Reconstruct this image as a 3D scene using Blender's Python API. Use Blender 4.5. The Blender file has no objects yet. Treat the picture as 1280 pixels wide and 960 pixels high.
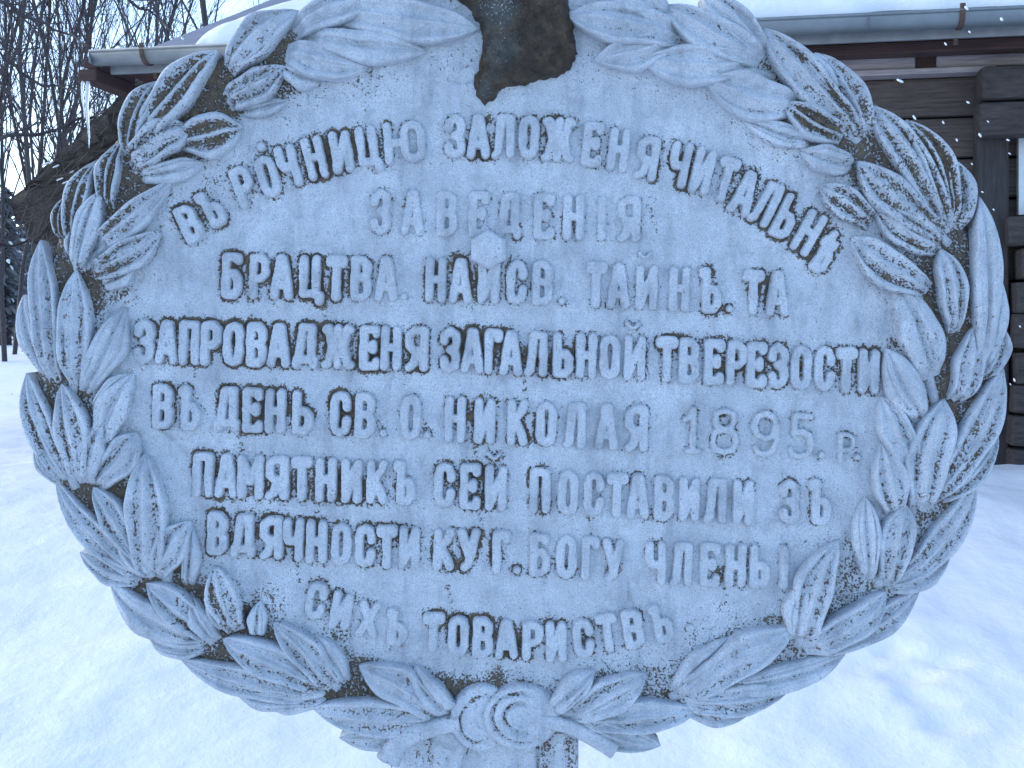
import bpy, math, random
import numpy as np

# ------------------------------------------------------------------ camera, light, exposure
S = bpy.context.scene
R = math.radians
F = 1372.0                      # focal length in pixels of a 1280 px wide frame
HZ = 400.0                      # height of the horizon in the frame
CZ = 1.60                       # eye height (m)
CY = -F / 1000.0
cam_d = bpy.data.cameras.new('camera')
cam = bpy.data.objects.new('camera', cam_d)
S.collection.objects.link(cam)
S.camera = cam
cam.location = (0, CY, CZ)
cam.rotation_euler = (R(90), 0, 0)
cam_d.sensor_width = 36
cam_d.lens = 36 * F / 1280
cam_d.shift_y = -(480 - HZ) / 1280
cam_d.clip_start = 0.05
cam_d.clip_end = 2000

world = bpy.data.worlds.new('World')
S.world = world
world.use_nodes = True
wn = world.node_tree
wn.nodes.clear()
sky = wn.nodes.new('ShaderNodeTexSky')
sky.sky_type = 'NISHITA'
sky.sun_disc = False
SUN_EL, SUN_AZ = 30, 292        # azimuth clockwise from +Y; a veiled low sun to the left
sky.sun_elevation = R(SUN_EL)
sky.sun_rotation = R(SUN_AZ)
sky.air_density = 1.0
sky.dust_density = 1.0
sky.ozone_density = 3.5
bg = wn.nodes.new('ShaderNodeBackground')
bg.inputs['Strength'].default_value = 0.15
wo = wn.nodes.new('ShaderNodeOutputWorld')
wn.links.new(sky.outputs[0], bg.inputs[0])
wn.links.new(bg.outputs[0], wo.inputs[0])

sd_ = bpy.data.lights.new('sun', 'SUN')
sd_.energy = 0.5
sd_.angle = R(70)
sd_.color = (1.0, 0.96, 0.90)
sun = bpy.data.objects.new('sun', sd_)
S.collection.objects.link(sun)
az, el = R(SUN_AZ), R(SUN_EL)
from mathutils import Vector, Matrix
to_sun = Vector((math.sin(az) * math.cos(el), math.cos(az) * math.cos(el), math.sin(el)))
sun.rotation_euler = to_sun.to_track_quat('Z', 'Y').to_euler()

vs = S.view_settings
vs.view_transform = 'Standard'
vs.look = 'None'
vs.gamma = 1
vs.exposure = 1.45
vs.use_curve_mapping = False

random.seed(7)
rng = np.random.default_rng(11)

# ------------------------------------------------------------------ helpers
def at(px, py, d):
    """photo pixel + distance from the lens plane -> world point"""
    return Vector(((px - 640) / F * d, CY + d, CZ + (HZ - py) / F * d))

def vnoise(x, y, seed=0):
    x = np.asarray(x, float); y = np.asarray(y, float)
    xi = np.floor(x).astype(np.int64); yi = np.floor(y).astype(np.int64)
    xf = x - xi; yf = y - yi
    def h(a, b):
        n = (a * 374761393 + b * 668265263 + seed * 974711) & 0x7fffffff
        n = ((n ^ (n >> 13)) * 1274126177) & 0x7fffffff
        n = n ^ (n >> 16)
        return (n & 0xffff) / 65535.0
    u = xf * xf * (3 - 2 * xf); v = yf * yf * (3 - 2 * yf)
    return (h(xi, yi) * (1 - u) + h(xi + 1, yi) * u) * (1 - v) + (h(xi, yi + 1) * (1 - u) + h(xi + 1, yi + 1) * u) * v

def fbm(x, y, seed=0, o=4):
    r = 0; a = 0.5; t = 0
    for i in range(o):
        r = r + a * vnoise(np.asarray(x) * 2 ** i, np.asarray(y) * 2 ** i, seed + i); t += a; a *= 0.5
    return r / t

def sstep(a, b, x):
    t = np.clip((x - a) / (b - a), 0, 1)
    return t * t * (3 - 2 * t)

def mesh_obj(name, verts, faces, mat, parent=None, smooth=True, attr=None):
    me = bpy.data.meshes.new(name)
    me.from_pydata([tuple(v) for v in verts], [], [tuple(f) for f in faces])
    if attr is not None:
        a = me.attributes.new('dirt_shade', 'FLOAT', 'POINT')
        a.data.foreach_set('value', np.asarray(attr, dtype=np.float32))
    me.polygons.foreach_set('use_smooth', [smooth] * len(me.polygons))
    me.materials.append(mat)
    me.update()
    o = bpy.data.objects.new(name, me)
    S.collection.objects.link(o)
    if parent is not None:
        o.parent = parent
        o.matrix_parent_inverse = parent_world(parent).inverted()
    return o

def parent_world(o):
    m = Matrix.LocRotScale(o.location, o.rotation_euler, o.scale)
    if o.parent is not None:
        m = parent_world(o.parent) @ o.matrix_parent_inverse @ m
    return m

def empty(name, loc=(0, 0, 0)):
    o = bpy.data.objects.new(name, None)
    o.empty_display_size = 0.1
    S.collection.objects.link(o)
    o.location = loc
    return o

def tag(o, label=None, cat=None, group=None, kind=None):
    if label: o['label'] = label
    if cat: o['category'] = cat
    if group: o['group'] = group
    if kind: o['kind'] = kind
    return o

class MB:
    """collects boxes, tubes and cones into one mesh"""
    def __init__(self): self.v = []; self.f = []
    def add(self, vs_, fs):
        n = len(self.v); self.v += [Vector(p) for p in vs_]; self.f += [tuple(i + n for i in f) for f in fs]
    def box(self, c, ax, ay, az_):
        c, ax, ay, az_ = Vector(c), Vector(ax), Vector(ay), Vector(az_)
        p = [c + ax * i + ay * j + az_ * k for i in (-1, 1) for j in (-1, 1) for k in (-1, 1)]
        self.add(p, [(0, 1, 3, 2), (4, 6, 7, 5), (0, 4, 5, 1), (2, 3, 7, 6), (0, 2, 6, 4), (1, 5, 7, 3)])
    def tube(self, pts, rad, n=8, cap=True):
        pts = [Vector(p) for p in pts]
        rings = []
        for i, p in enumerate(pts):
            t = (pts[min(i + 1, len(pts) - 1)] - pts[max(i - 1, 0)]).normalized()
            up = Vector((0, 0, 1)) if abs(t.z) < 0.9 else Vector((1, 0, 0))
            a = t.cross(up).normalized(); b = t.cross(a)
            r = rad[i] if hasattr(rad, '__len__') else rad
            rings.append([p + a * (math.cos(2 * math.pi * k / n) * r) + b * (math.sin(2 * math.pi * k / n) * r) for k in range(n)])
        vs_ = [q for r_ in rings for q in r_]; fs = []
        for i in range(len(pts) - 1):
            for k in range(n):
                fs.append((i * n + k, i * n + (k + 1) % n, (i + 1) * n + (k + 1) % n, (i + 1) * n + k))
        if cap:
            fs.append(tuple(range(n))[::-1]); m = (len(pts) - 1) * n
            fs.append(tuple(range(m, m + n)))
        self.add(vs_, fs)
    def prism(self, poly, off):
        """closed polygon (list of points) extruded along off"""
        poly = [Vector(p) for p in poly]; off = Vector(off); n = len(poly)
        vs_ = poly + [p + off for p in poly]
        self.add(vs_, [tuple(range(n))[::-1], tuple(range(n, 2 * n))] + [(i, (i + 1) % n, n + (i + 1) % n, n + i) for i in range(n)])
    def build(self, name, mat, parent=None, smooth=False, bevel=0):
        o = mesh_obj(name, self.v, self.f, mat, parent, smooth)
        if bevel:
            b = o.modifiers.new('bevel', 'BEVEL'); b.width = bevel; b.segments = 2; b.limit_method = 'ANGLE'
        return o

# ------------------------------------------------------------------ materials
def new_mat(name):
    m = bpy.data.materials.new(name); m.use_nodes = True
    nt = m.node_tree
    return m, nt, nt.nodes['Principled BSDF']

def node(nt, t, **kw):
    n = nt.nodes.new(t)
    for k, v in kw.items():
        if k.startswith('i_'):
            n.inputs[k[2:].replace('_', ' ')].default_value = v
        else:
            setattr(n, k, v)
    return n

def noise_tex(nt, vec, scale, detail=4, rough=0.55):
    n = node(nt, 'ShaderNodeTexNoise'); n.inputs['Scale'].default_value = scale
    n.inputs['Detail'].default_value = detail; n.inputs['Roughness'].default_value = rough
    nt.links.new(vec, n.inputs['Vector'])
    return n.outputs['Fac']

def math_n(nt, op, a, b=None, c=None):
    n = node(nt, 'ShaderNodeMath', operation=op)
    for i, v in enumerate((a, b, c)):
        if v is None: continue
        if isinstance(v, (int, float)): n.inputs[i].default_value = v
        else: nt.links.new(v, n.inputs[i])
    return n.outputs[0]

def ramp(nt, fac, stops):
    n = node(nt, 'ShaderNodeValToRGB')
    cr = n.color_ramp
    while len(cr.elements) > 1: cr.elements.remove(cr.elements[-1])
    for i, (p, c) in enumerate(stops):
        e = cr.elements[0] if i == 0 else cr.elements.new(p)
        e.position = p; e.color = (*c, 1) if len(c) == 3 else c
    nt.links.new(fac, n.inputs[0])
    return n.outputs[0]

def mixc(nt, fac, a, b):
    n = node(nt, 'ShaderNodeMix', data_type='RGBA')
    for s, v in ((0, fac), (6, a), (7, b)):
        if isinstance(v, (int, float)): n.inputs[s].default_value = v
        elif isinstance(v, tuple): n.inputs[s].default_value = (*v, 1)
        else: nt.links.new(v, n.inputs[s])
    return n.outputs[2]

def bump(nt, bsdf, h, strength=0.3, dist=0.002):
    b = node(nt, 'ShaderNodeBump'); b.inputs['Strength'].default_value = strength; b.inputs['Distance'].default_value = dist
    nt.links.new(h, b.inputs['Height']); nt.links.new(b.outputs[0], bsdf.inputs['Normal'])

def painted_stone(name, base_dirt=0.0):
    """old pale oil paint over cast stone; where the attribute 'dirt' is high the paint turns to brown specks: worn grime, and shade painted along letter and leaf outlines"""
    m, nt, bs = new_mat(name)
    pos = node(nt, 'ShaderNodeNewGeometry').outputs['Position']
    at_ = node(nt, 'ShaderNodeAttribute', attribute_name='dirt_shade').outputs['Fac']
    fine = noise_tex(nt, pos, 330, 3, 0.65)
    mid = noise_tex(nt, pos, 95, 4, 0.6)
    low = noise_tex(nt, pos, 14, 3, 0.5)
    grain = noise_tex(nt, pos, 700, 2, 0.6)
    paint = ramp(nt, low, [(0.3, (0.48, 0.525, 0.575)), (0.7, (0.63, 0.68, 0.735))])
    paint = mixc(nt, math_n(nt, 'MULTIPLY', ramp(nt, grain, [(0.36, (1, 1, 1)), (0.55, (0, 0, 0))]), 0.52), paint, (0.22, 0.24, 0.27))
    paint = mixc(nt, math_n(nt, 'MULTIPLY', ramp(nt, mid, [(0.56, (0, 0, 0)), (0.74, (1, 1, 1))]), 0.45), paint, (0.70, 0.735, 0.775))
    paint = mixc(nt, math_n(nt, 'MULTIPLY', ramp(nt, fine, [(0.27, (1, 1, 1)), (0.36, (0, 0, 0))]), 0.85), paint, (0.09, 0.085, 0.085))
    mp = node(nt, 'ShaderNodeMapping'); mp.inputs['Scale'].default_value = (1, 1, 0.22); nt.links.new(pos, mp.inputs[0])
    drip = noise_tex(nt, mp.outputs[0], 42, 5, 0.62)
    blot = noise_tex(nt, pos, 33, 5, 0.7)
    st = math_n(nt, 'ADD', math_n(nt, 'MULTIPLY', ramp(nt, drip, [(0.50, (0, 0, 0)), (0.70, (1, 1, 1))]), 0.42), math_n(nt, 'MULTIPLY', ramp(nt, blot, [(0.47, (0, 0, 0)), (0.66, (1, 1, 1))]), 0.30))
    paint = mixc(nt, st, paint, (0.22, 0.245, 0.275))
    brown = ramp(nt, mid, [(0.25, (0.022, 0.019, 0.017)), (0.46, (0.085, 0.066, 0.048)), (0.75, (0.19, 0.15, 0.105))])
    s = math_n(nt, 'ADD', at_, math_n(nt, 'MULTIPLY', math_n(nt, 'SUBTRACT', fine, 0.5), 2.1))
    s = math_n(nt, 'ADD', s, math_n(nt, 'MULTIPLY', math_n(nt, 'SUBTRACT', mid, 0.5), 1.1))
    s = math_n(nt, 'ADD', s, math_n(nt, 'MULTIPLY', math_n(nt, 'SUBTRACT', low, 0.5), 0.5))
    s = math_n(nt, 'ADD', s, base_dirt)
    fac = ramp(nt, s, [(0.50, (0, 0, 0)), (0.62, (1, 1, 1))])
    nt.links.new(mixc(nt, fac, paint, brown), bs.inputs['Base Color'])
    bs.inputs['Roughness'].default_value = 0.72
    bs.inputs['Specular IOR Level'].default_value = 0.3
    h = math_n(nt, 'ADD', math_n(nt, 'MULTIPLY', fine, 0.6), math_n(nt, 'MULTIPLY', mid, 0.9))
    h = math_n(nt, 'SUBTRACT', h, math_n(nt, 'MULTIPLY', fac, 0.35))
    bump(nt, bs, h, 0.9, 0.0034)
    return m

M_PAINT = painted_stone('painted_stone')

def stub_mat():
    m, nt, bs = new_mat('bare_rusty_stone')
    pos = node(nt, 'ShaderNodeNewGeometry').outputs['Position']
    at_ = node(nt, 'ShaderNodeAttribute', attribute_name='dirt_shade').outputs['Fac']
    mid = noise_tex(nt, pos, 60, 5, 0.65); low = noise_tex(nt, pos, 18, 3, 0.5); fine = noise_tex(nt, pos, 320, 3, 0.6)
    brown = ramp(nt, mid, [(0.3, (0.022, 0.016, 0.011)), (0.52, (0.062, 0.04, 0.023)), (0.72, (0.125, 0.09, 0.055))])
    grey = ramp(nt, mid, [(0.3, (0.035, 0.04, 0.036)), (0.7, (0.105, 0.112, 0.10))])
    f = math_n(nt, 'ADD', at_, math_n(nt, 'MULTIPLY', math_n(nt, 'SUBTRACT', low, 0.5), 0.9))
    f = math_n(nt, 'ADD', f, math_n(nt, 'MULTIPLY', math_n(nt, 'SUBTRACT', fine, 0.5), 0.7))
    nt.links.new(mixc(nt, ramp(nt, f, [(0.38, (0, 0, 0)), (0.62, (1, 1, 1))]), grey, brown), bs.inputs['Base Color'])
    bare = mixc(nt, ramp(nt, f, [(0.38, (0, 0, 0)), (0.62, (1, 1, 1))]), grey, brown)
    sp = math_n(nt, 'ADD', math_n(nt, 'MULTIPLY', fine, 1.0), math_n(nt, 'MULTIPLY', math_n(nt, 'SUBTRACT', 0.6, at_), 0.22))
    nt.links.new(mixc(nt, ramp(nt, sp, [(0.67, (0, 0, 0)), (0.72, (1, 1, 1))]), bare, (0.36, 0.38, 0.40)), bs.inputs['Base Color'])
    bs.inputs['Roughness'].default_value = 0.6
    bump(nt, bs, math_n(nt, 'ADD', mid, math_n(nt, 'MULTIPLY', fine, 0.6)), 1.0, 0.009)
    return m
M_STUB = stub_mat()

def wood_mat(name, dark, lite, grain_axis=(1.0, 14, 14), scale=5, bstr=0.5):
    m, nt, bs = new_mat(name)
    tc = node(nt, 'ShaderNodeTexCoord').outputs['Object']
    mp = node(nt, 'ShaderNodeMapping'); mp.inputs['Scale'].default_value = grain_axis
    nt.links.new(tc, mp.inputs[0])
    a = noise_tex(nt, mp.outputs[0], scale, 6, 0.65)
    b = noise_tex(nt, tc, 2.3, 3, 0.5)
    f = math_n(nt, 'ADD', math_n(nt, 'MULTIPLY', a, 0.75), math_n(nt, 'MULTIPLY', b, 0.35))
    nt.links.new(ramp(nt, f, [(0.38, dark), (0.72, lite)]), bs.inputs['Base Color'])
    bs.inputs['Roughness'].default_value = 0.85
    bump(nt, bs, a, bstr, 0.008)
    return m

def plain_mat(name, c1, c2, scale, rough=0.8, bstr=0.2, bd=0.003, metallic=0):
    m, nt, bs = new_mat(name)
    pos = node(nt, 'ShaderNodeNewGeometry').outputs['Position']
    a = noise_tex(nt, pos, scale, 5, 0.6)
    nt.links.new(ramp(nt, a, [(0.3, c1), (0.7, c2)]), bs.inputs['Base Color'])
    bs.inputs['Roughness'].default_value = rough; bs.inputs['Metallic'].default_value = metallic
    if bstr: bump(nt, bs, a, bstr, bd)
    return m

M_LOG = wood_mat('weathered_log', (0.034, 0.025, 0.022), (0.13, 0.098, 0.086))
M_POST = wood_mat('dark_post_wood', (0.022, 0.019, 0.02), (0.06, 0.052, 0.052), (14, 14, 1.0))
M_POST2 = wood_mat('dark_end_grain', (0.022, 0.018, 0.018), (0.075, 0.06, 0.056), (2, 9, 9))
M_BEAM = wood_mat('grey_beam_wood', (0.21, 0.175, 0.18), (0.44, 0.38, 0.38))
M_SOFFIT = wood_mat('red_brown_board', (0.035, 0.019, 0.017), (0.085, 0.045, 0.04))
M_FASCIA = plain_mat('grey_fascia_paint', (0.17, 0.18, 0.19), (0.25, 0.26, 0.27), 9, 0.6)
M_GUTTER = plain_mat('zinc_gutter', (0.16, 0.19, 0.21), (0.225, 0.26, 0.28), 6, 0.42, 0.08, 0.002, 0.3)
M_RUST = plain_mat('rusty_iron', (0.05, 0.032, 0.025), (0.12, 0.075, 0.055), 40, 0.8)
M_SHEET = plain_mat('blue_grey_roof_sheet', (0.12, 0.13, 0.17), (0.17, 0.18, 0.22), 4, 0.5, 0)
M_BARK = plain_mat('dark_bark', (0.04, 0.034, 0.036), (0.085, 0.072, 0.073), 25, 0.9, 0.5, 0.01)
M_TWIG = plain_mat('twig_bark', (0.055, 0.047, 0.052), (0.10, 0.086, 0.09), 9, 0.9, 0)
M_THATCH = plain_mat('old_thatch', (0.04, 0.032, 0.028), (0.125, 0.098, 0.084), 75, 0.95, 1.0, 0.02)
M_STRAW = plain_mat('straw', (0.07, 0.055, 0.046), (0.135, 0.108, 0.09), 30, 0.9, 0)
M_PINE = plain_mat('dark_needles', (0.10, 0.11, 0.12), (0.19, 0.20, 0.21), 6, 0.9, 0)
M_PANE = plain_mat('window_glass', (0.35, 0.42, 0.43), (0.5, 0.58, 0.58), 3, 0.15, 0)
M_FRAME = plain_mat('white_window_paint', (0.6, 0.62, 0.62), (0.75, 0.77, 0.77), 12, 0.6, 0)

def snow_mat():
    m, nt, bs = new_mat('snow')
    pos = node(nt, 'ShaderNodeNewGeometry').outputs['Position']
    a = noise_tex(nt, pos, 3.2, 5, 0.6); b = noise_tex(nt, pos, 120, 3, 0.6)
    nt.links.new(ramp(nt, a, [(0.3, (0.75, 0.775, 0.80)), (0.7, (0.83, 0.85, 0.87))]), bs.inputs['Base Color'])
    bs.inputs['Roughness'].default_value = 0.6
    bs.inputs['Specular IOR Level'].default_value = 0.25
    bump(nt, bs, math_n(nt, 'ADD', math_n(nt, 'MULTIPLY', a, 2.0), math_n(nt, 'MULTIPLY', b, 0.10)), 0.45, 0.025)
    return m
M_SNOW = snow_mat()

def ice_mat():
    m, nt, bs = new_mat('ice')
    bs.inputs['Base Color'].default_value = (0.85, 0.9, 0.93, 1)
    bs.inputs['Roughness'].default_value = 0.12
    bs.inputs['Transmission Weight'].default_value = 0.55
    bs.inputs['IOR'].default_value = 1.31
    return m
M_ICE = ice_mat()

# ------------------------------------------------------------------ ground
def gz(x, y):
    d = np.asarray(y) - CY
    x = np.asarray(x, float)
    z = 0.72 * sstep(1.2, 6.2, d) + 0.16 * sstep(8, 30, d) + 0.25 * sstep(30, 300, d)
    z = z + 0.10 * (fbm(x * 0.9 + 9, np.asarray(y) * 0.7, 3) - 0.5) * sstep(1.5, 3, d)
    z = z + (0.030 + 0.035 * sstep(.2, 1.4, x)) * (fbm(x * 2.6, np.asarray(y) * 2.2 + 4, 5) - 0.5)
    z = z + 0.07 * np.exp(-((x - 3.0) / 1.2) ** 2 - ((d - 6.0) / 0.5) ** 2)
    return z
foot = []
for px, py in ((1120, 812), (1178, 826), (1135, 846), (1155, 872), (1185, 905)):
    d = 3.0
    for _ in range(30):
        x = (px - 640) / F * d
        d += 0.6 * ((CZ - float(gz(x, CY + d))) / ((py - HZ) / F) - d)
    foot.append(((px - 640) / F * d, CY + d, random.uniform(-0.5, 0.5)))
def build_ground():
    fx = np.arange(-3.2, 4.2, 0.03); fy = np.arange(-0.6, 6.6, 0.03)
    out = lambda a, s, n: a + s * np.cumsum(0.06 * 1.16 ** np.arange(n))
    xs = np.concatenate([out(fx[0], -1, 46)[::-1], fx, out(fx[-1], 1, 46)])
    ys = np.concatenate([out(fy[0], -1, 30)[::-1], fy, out(fy[-1], 1, 50)])
    X, Y = np.meshgrid(xs, ys)
    Z = gz(X, Y)
    for (a, b, r) in foot:
        c, s = math.cos(r), math.sin(r)
        u = (X - a) * c + (Y - b) * s; v = -(X - a) * s + (Y - b) * c
        q = np.sqrt((u / 0.11) ** 2 + (v / 0.075) ** 2)
        Z -= 0.015 * (1 - sstep(0.3, 1.0, q)) - 0.004 * np.exp(-((q - 1.15) / 0.2) ** 2)
    n, mm = Z.shape
    idx = np.arange(n * mm).reshape(n, mm)
    fs = np.stack([idx[:-1, :-1], idx[:-1, 1:], idx[1:, 1:], idx[1:, :-1]], -1).reshape(-1, 4)
    o = mesh_obj('snow_ground', np.stack([X, Y, Z], -1).reshape(-1, 3).tolist(), fs.tolist(), M_SNOW)
    tag(o, 'smooth snow covered ground with a few footprints', kind='structure')
build_ground()

# ------------------------------------------------------------------ log house behind
house = empty('log_house')
tag(house, 'dark log house with snowy roof and zinc gutter behind the monument', 'house')
GL = at(120, 66, 7.05); GR0 = at(1280, 18, 6.06)
ed = (GR0 - GL); ed.z = 0
EL = ed.length; ed.normalize()
GZ_ = 0.5 * (GL.z + GR0.z)
GZ_ -= 0.055
GL = Vector((GL.x, GL.y, GZ_))
bk = Vector((-ed.y, ed.x, 0))          # away from the viewer
UP = Vector((0, 0, 1))
def hp(s, b, z): return GL + ed * s + bk * b + UP * z
LEN = 11.0
house.location = hp(0, 0, -2.6)
def hbox(mb, s0, s1, b0, b1, z0, z1):
    mb.box(hp((s0 + s1) / 2, (b0 + b1) / 2, (z0 + z1) / 2), ed * (s1 - s0) / 2, bk * (b1 - b0) / 2, UP * (z1 - z0) / 2)
def house_part(mb, name, mat, parent=house, **kw):
    o = mb.build(name, mat, parent, **kw)
    # local axes along the house so the wood grain follows it
    rot = Matrix.Rotation(math.atan2(ed.y, ed.x), 4, 'Z')
    w = Matrix.Translation(house.location) @ rot
    inv = w.inverted()
    o.data.transform(inv)
    o.matrix_parent_inverse = Matrix.Identity(4)
    o.matrix_parent_inverse = parent_world(parent).inverted()
    o.location = house.location; o.rotation_euler = (0, 0, math.atan2(ed.y, ed.x))
    return o
# gutter: open half round trough with a rolled lip
def gutter():
    mb = MB(); prof = []
    r = 0.078
    for k in range(0, 13):
        a = math.pi + math.pi * k / 12
        prof.append((r * math.cos(a), r * math.sin(a)))
    inner = [(q[0] * 0.955, q[1] * 0.955) for q in prof[::-1]]
    lip = [(-r - 0.004, 0.012)]
    poly = [hp(0.0, p[0], p[1] + 0.06) for p in prof + inner]
    mb.prism(poly, ed * LEN)
    mb.tube([hp(0, -r, 0.062), hp(LEN, -r, 0.062)], 0.010, 8)
    hbox(mb, -0.004, 0.0, -r, r, -0.012, 0.06)
    o = house_part(mb, 'gutter', M_GUTTER, smooth=False, bevel=0)
    o.data.polygons.foreach_set('use_smooth', [len(p.vertices) == 4 for p in o.data.polygons])
    for s in (0.36, 4.05, 5.25, 7.6):
        b = MB(); pts = []
        for k in range(0, 13):
            a = math.pi + math.pi * k / 12
            pts.append(hp(s, (r + 0.006) * math.cos(a), (r + 0.006) * math.sin(a) + 0.06))
        for i in range(len(pts) - 1):
            c = (pts[i] + pts[i + 1]) / 2; t = (pts[i + 1] - pts[i])
            nrm = ed.cross(t).normalized()
            b.box(c, ed * 0.014, t * 0.55, nrm * 0.004)
        b.box(hp(s, -r - 0.004, 0.075), ed * 0.014, bk * 0.005, UP * 0.022)
        b.box(hp(s, r + 0.02, 0.0), ed * 0.012, bk * 0.006, UP * 0.09)
        house_part(b, 'gutter_bracket', M_RUST, parent=o)
    for s in (2.2, 4.75, 7.0):
        b = MB(); b.tube([hp(s, 0, 0.06) + bk * (r + 0.003) * math.cos(a) + UP * (r + 0.003) * math.sin(a) for a in [math.pi + math.pi * k / 12 for k in range(13)]], 0.006, 6)
        house_part(b, 'gutter_seam', M_SHEET, parent=o, smooth=True)
gutter()
# roof sheet and snow on it
PITCH = R(24)
def rp(s, t, n=0):   # along eave, up the slope, normal offset
    return hp(s, 0.02 + t * math.cos(PITCH) - n * math.sin(PITCH), 0.10 + t * math.sin(PITCH) + n * math.cos(PITCH))
mb = MB(); mb.prism([rp(0.40, -0.03), rp(0.40, 5.0), rp(0.40, 5.0, -0.03), rp(0.40, -0.03, -0.03)], ed * (LEN - 0.40))
roof = house_part(mb, 'roof', M_SHEET)
def roof_snow():
    ns, nt_ = 150, 60
    vs_ = []; fs = []
    ss = 0.64 + (LEN - 0.68) * (np.linspace(0, 1, ns) ** 1.4); ts = 0.01 + 4.9 * (np.linspace(0, 1, nt_) ** 1.5)
    for i, s in enumerate(ss):
        for j, t in enumerate(ts):
            e = min((s - ss[0]) / 0.25 , 1) ; e2 = min((t - ts[0]) / 0.10 + 0.0, 1)
            th = 0.085 * math.sqrt(max(0, e * (2 - e))) * math.sqrt(max(0, e2 * (2 - e2)))
            th *= 0.55 + 0.5 * float(fbm(s * 1.3, t * 1.3, 21)) + 0.45 * float(fbm(s * 6.0, t * 6.0, 23))
            skew = 0.32 * max(0, 1 - t / 1.0) * 0 
            vs_.append(rp(s + (0.10 * (float(vnoise(t * 2.0, 3, 4)) - 0.3) + 0.04 * t) * max(0, 1 - i / 30), t - 0.09 * max(0, 1 - j / 6) * float(fbm(s * 3.5, 1, 8)), 0.004 + th))
    for i in range(ns - 1):
        for j in range(nt_ - 1):
            fs.append((i * nt_ + j, (i + 1) * nt_ + j, (i + 1) * nt_ + j + 1, i * nt_ + j + 1))
    mb = MB(); mb.v = vs_; mb.f = fs
    house_part(mb, 'snow_cover', M_SNOW, parent=roof, smooth=True)
roof_snow()
mb = MB(); hbox(mb, 0.05, LEN, 0.085, 0.11, -0.052, 0.008); house_part(mb, 'fascia_board', M_FASCIA, bevel=0.004)
mb = MB()
for b0, b1 in ((0.115, 0.29), (0.295, 0.47), (0.475, 0.66)):
    hbox(mb, 0.06, LEN, b0, b1, -0.012, 0.006)
house_part(mb, 'soffit', M_SOFFIT)
mb = MB(); hbox(mb, 0.30, LEN, 0.28, 0.42, -0.078, -0.014); house_part(mb, 'purlin', M_SOFFIT, bevel=0.006)
# pale top beam, in two lengths with a notch between
mb = MB(); hbox(mb, 0.6, 5.10, 0.47, 0.70, -0.132, -0.03); house_part(mb, 'top_beam', M_BEAM, bevel=0.012)
mb = MB(); hbox(mb, 5.22, LEN, 0.47, 0.70, -0.132, -0.028); house_part(mb, 'top_beam', M_BEAM, bevel=0.012)
mb = MB(); hbox(mb, 5.103, 5.217, 0.49, 0.69, -0.128, -0.034); house_part(mb, 'notch_block', M_SOFFIT)
mb = MB(); hbox(mb, 0.6, 5.55, 0.44, 0.66, -0.172, -0.136); house_part(mb, 'ledge_board', M_BEAM, bevel=0.006)
# hewn log wall: logs one above another, each slightly different
mbw = MB(); z = -0.176; k = 0
while z > -2.75:
    h = 0.235 + 0.03 * random.random(); off = random.uniform(-0.012, 0.012)
    hbox(mbw, 0.62, LEN, 0.56 + off, 0.80, z - h + 0.012, z); z -= h; k += 1
wall = house_part(mbw, 'log_wall', M_LOG, bevel=0.02)
mb = MB(); hbox(mb, 0.9, LEN, 0.812, 0.84, -2.75, 0.0); house_part(mb, 'wall_lining', M_POST)
mbw = MB(); z = -0.02
while z > -2.75:
    h = 0.235 + 0.03 * random.random(); off = random.uniform(-0.012, 0.012)
    hbox(mbw, 0.64 + off, 0.86, 0.82, 4.6, z - h + 0.012, z); z -= h
house_part(mbw, 'gable_wall', M_LOG, bevel=0.02)
# dark corner post and the cross-wall log ends at the right
mb = MB(); hbox(mb, 5.44, 5.62, 0.43, 0.545, -2.75, -0.25); house_part(mb, 'corner_post', M_POST, bevel=0.015)
z = -0.16
for k in range(2):
    mb = MB(); h = 0.2 + 0.03 * random.random()
    w = random.uniform(-0.03, 0.03)
    hbox(mb, 5.40 + w, 5.40 + 0.46 + w, 0.30 + random.uniform(-0.03, 0.03), 0.425, z - h, z - 0.012)
    house_part(mb, 'log_end', M_POST2, bevel=0.03); z -= h
z = -1.03
for k in range(9):
    mb = MB(); h = random.uniform(.16, .22); w = random.uniform(-0.04, 0.04)
    c = hp(5.78 + w, 0.44 + random.uniform(-.04, .03), z - h / 2); tw = random.uniform(-.06, .06)
    mb.box(c, ed * 0.15 + UP * .15 * tw, bk * 0.10, UP * (h / 2 - .008) - ed * (h / 2) * tw)
    house_part(mb, 'log_end', M_POST2, bevel=0.014); z -= h
mb = MB()
for q in ((5.69, 5.73, -1.02, -0.51), (5.73, 6.6, -0.555, -0.51), (5.73, 6.6, -1.02, -0.975), (6.2, 6.235, -0.975, -0.555)):
    hbox(mb, q[0], q[1], 0.50, 0.548, q[2], q[3])
win = house_part(mb, 'window', M_FRAME)
mb = MB(); hbox(mb, 5.73, 6.6, 0.525, 0.54, -0.975, -0.555); house_part(mb, 'pane', M_PANE, parent=win)
mb = MB(); hbox(mb, 0.5, LEN, 0.50, 0.9, -3.3, -2.55); house_part(mb, 'stone_footing', M_POST, bevel=0.03)

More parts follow.
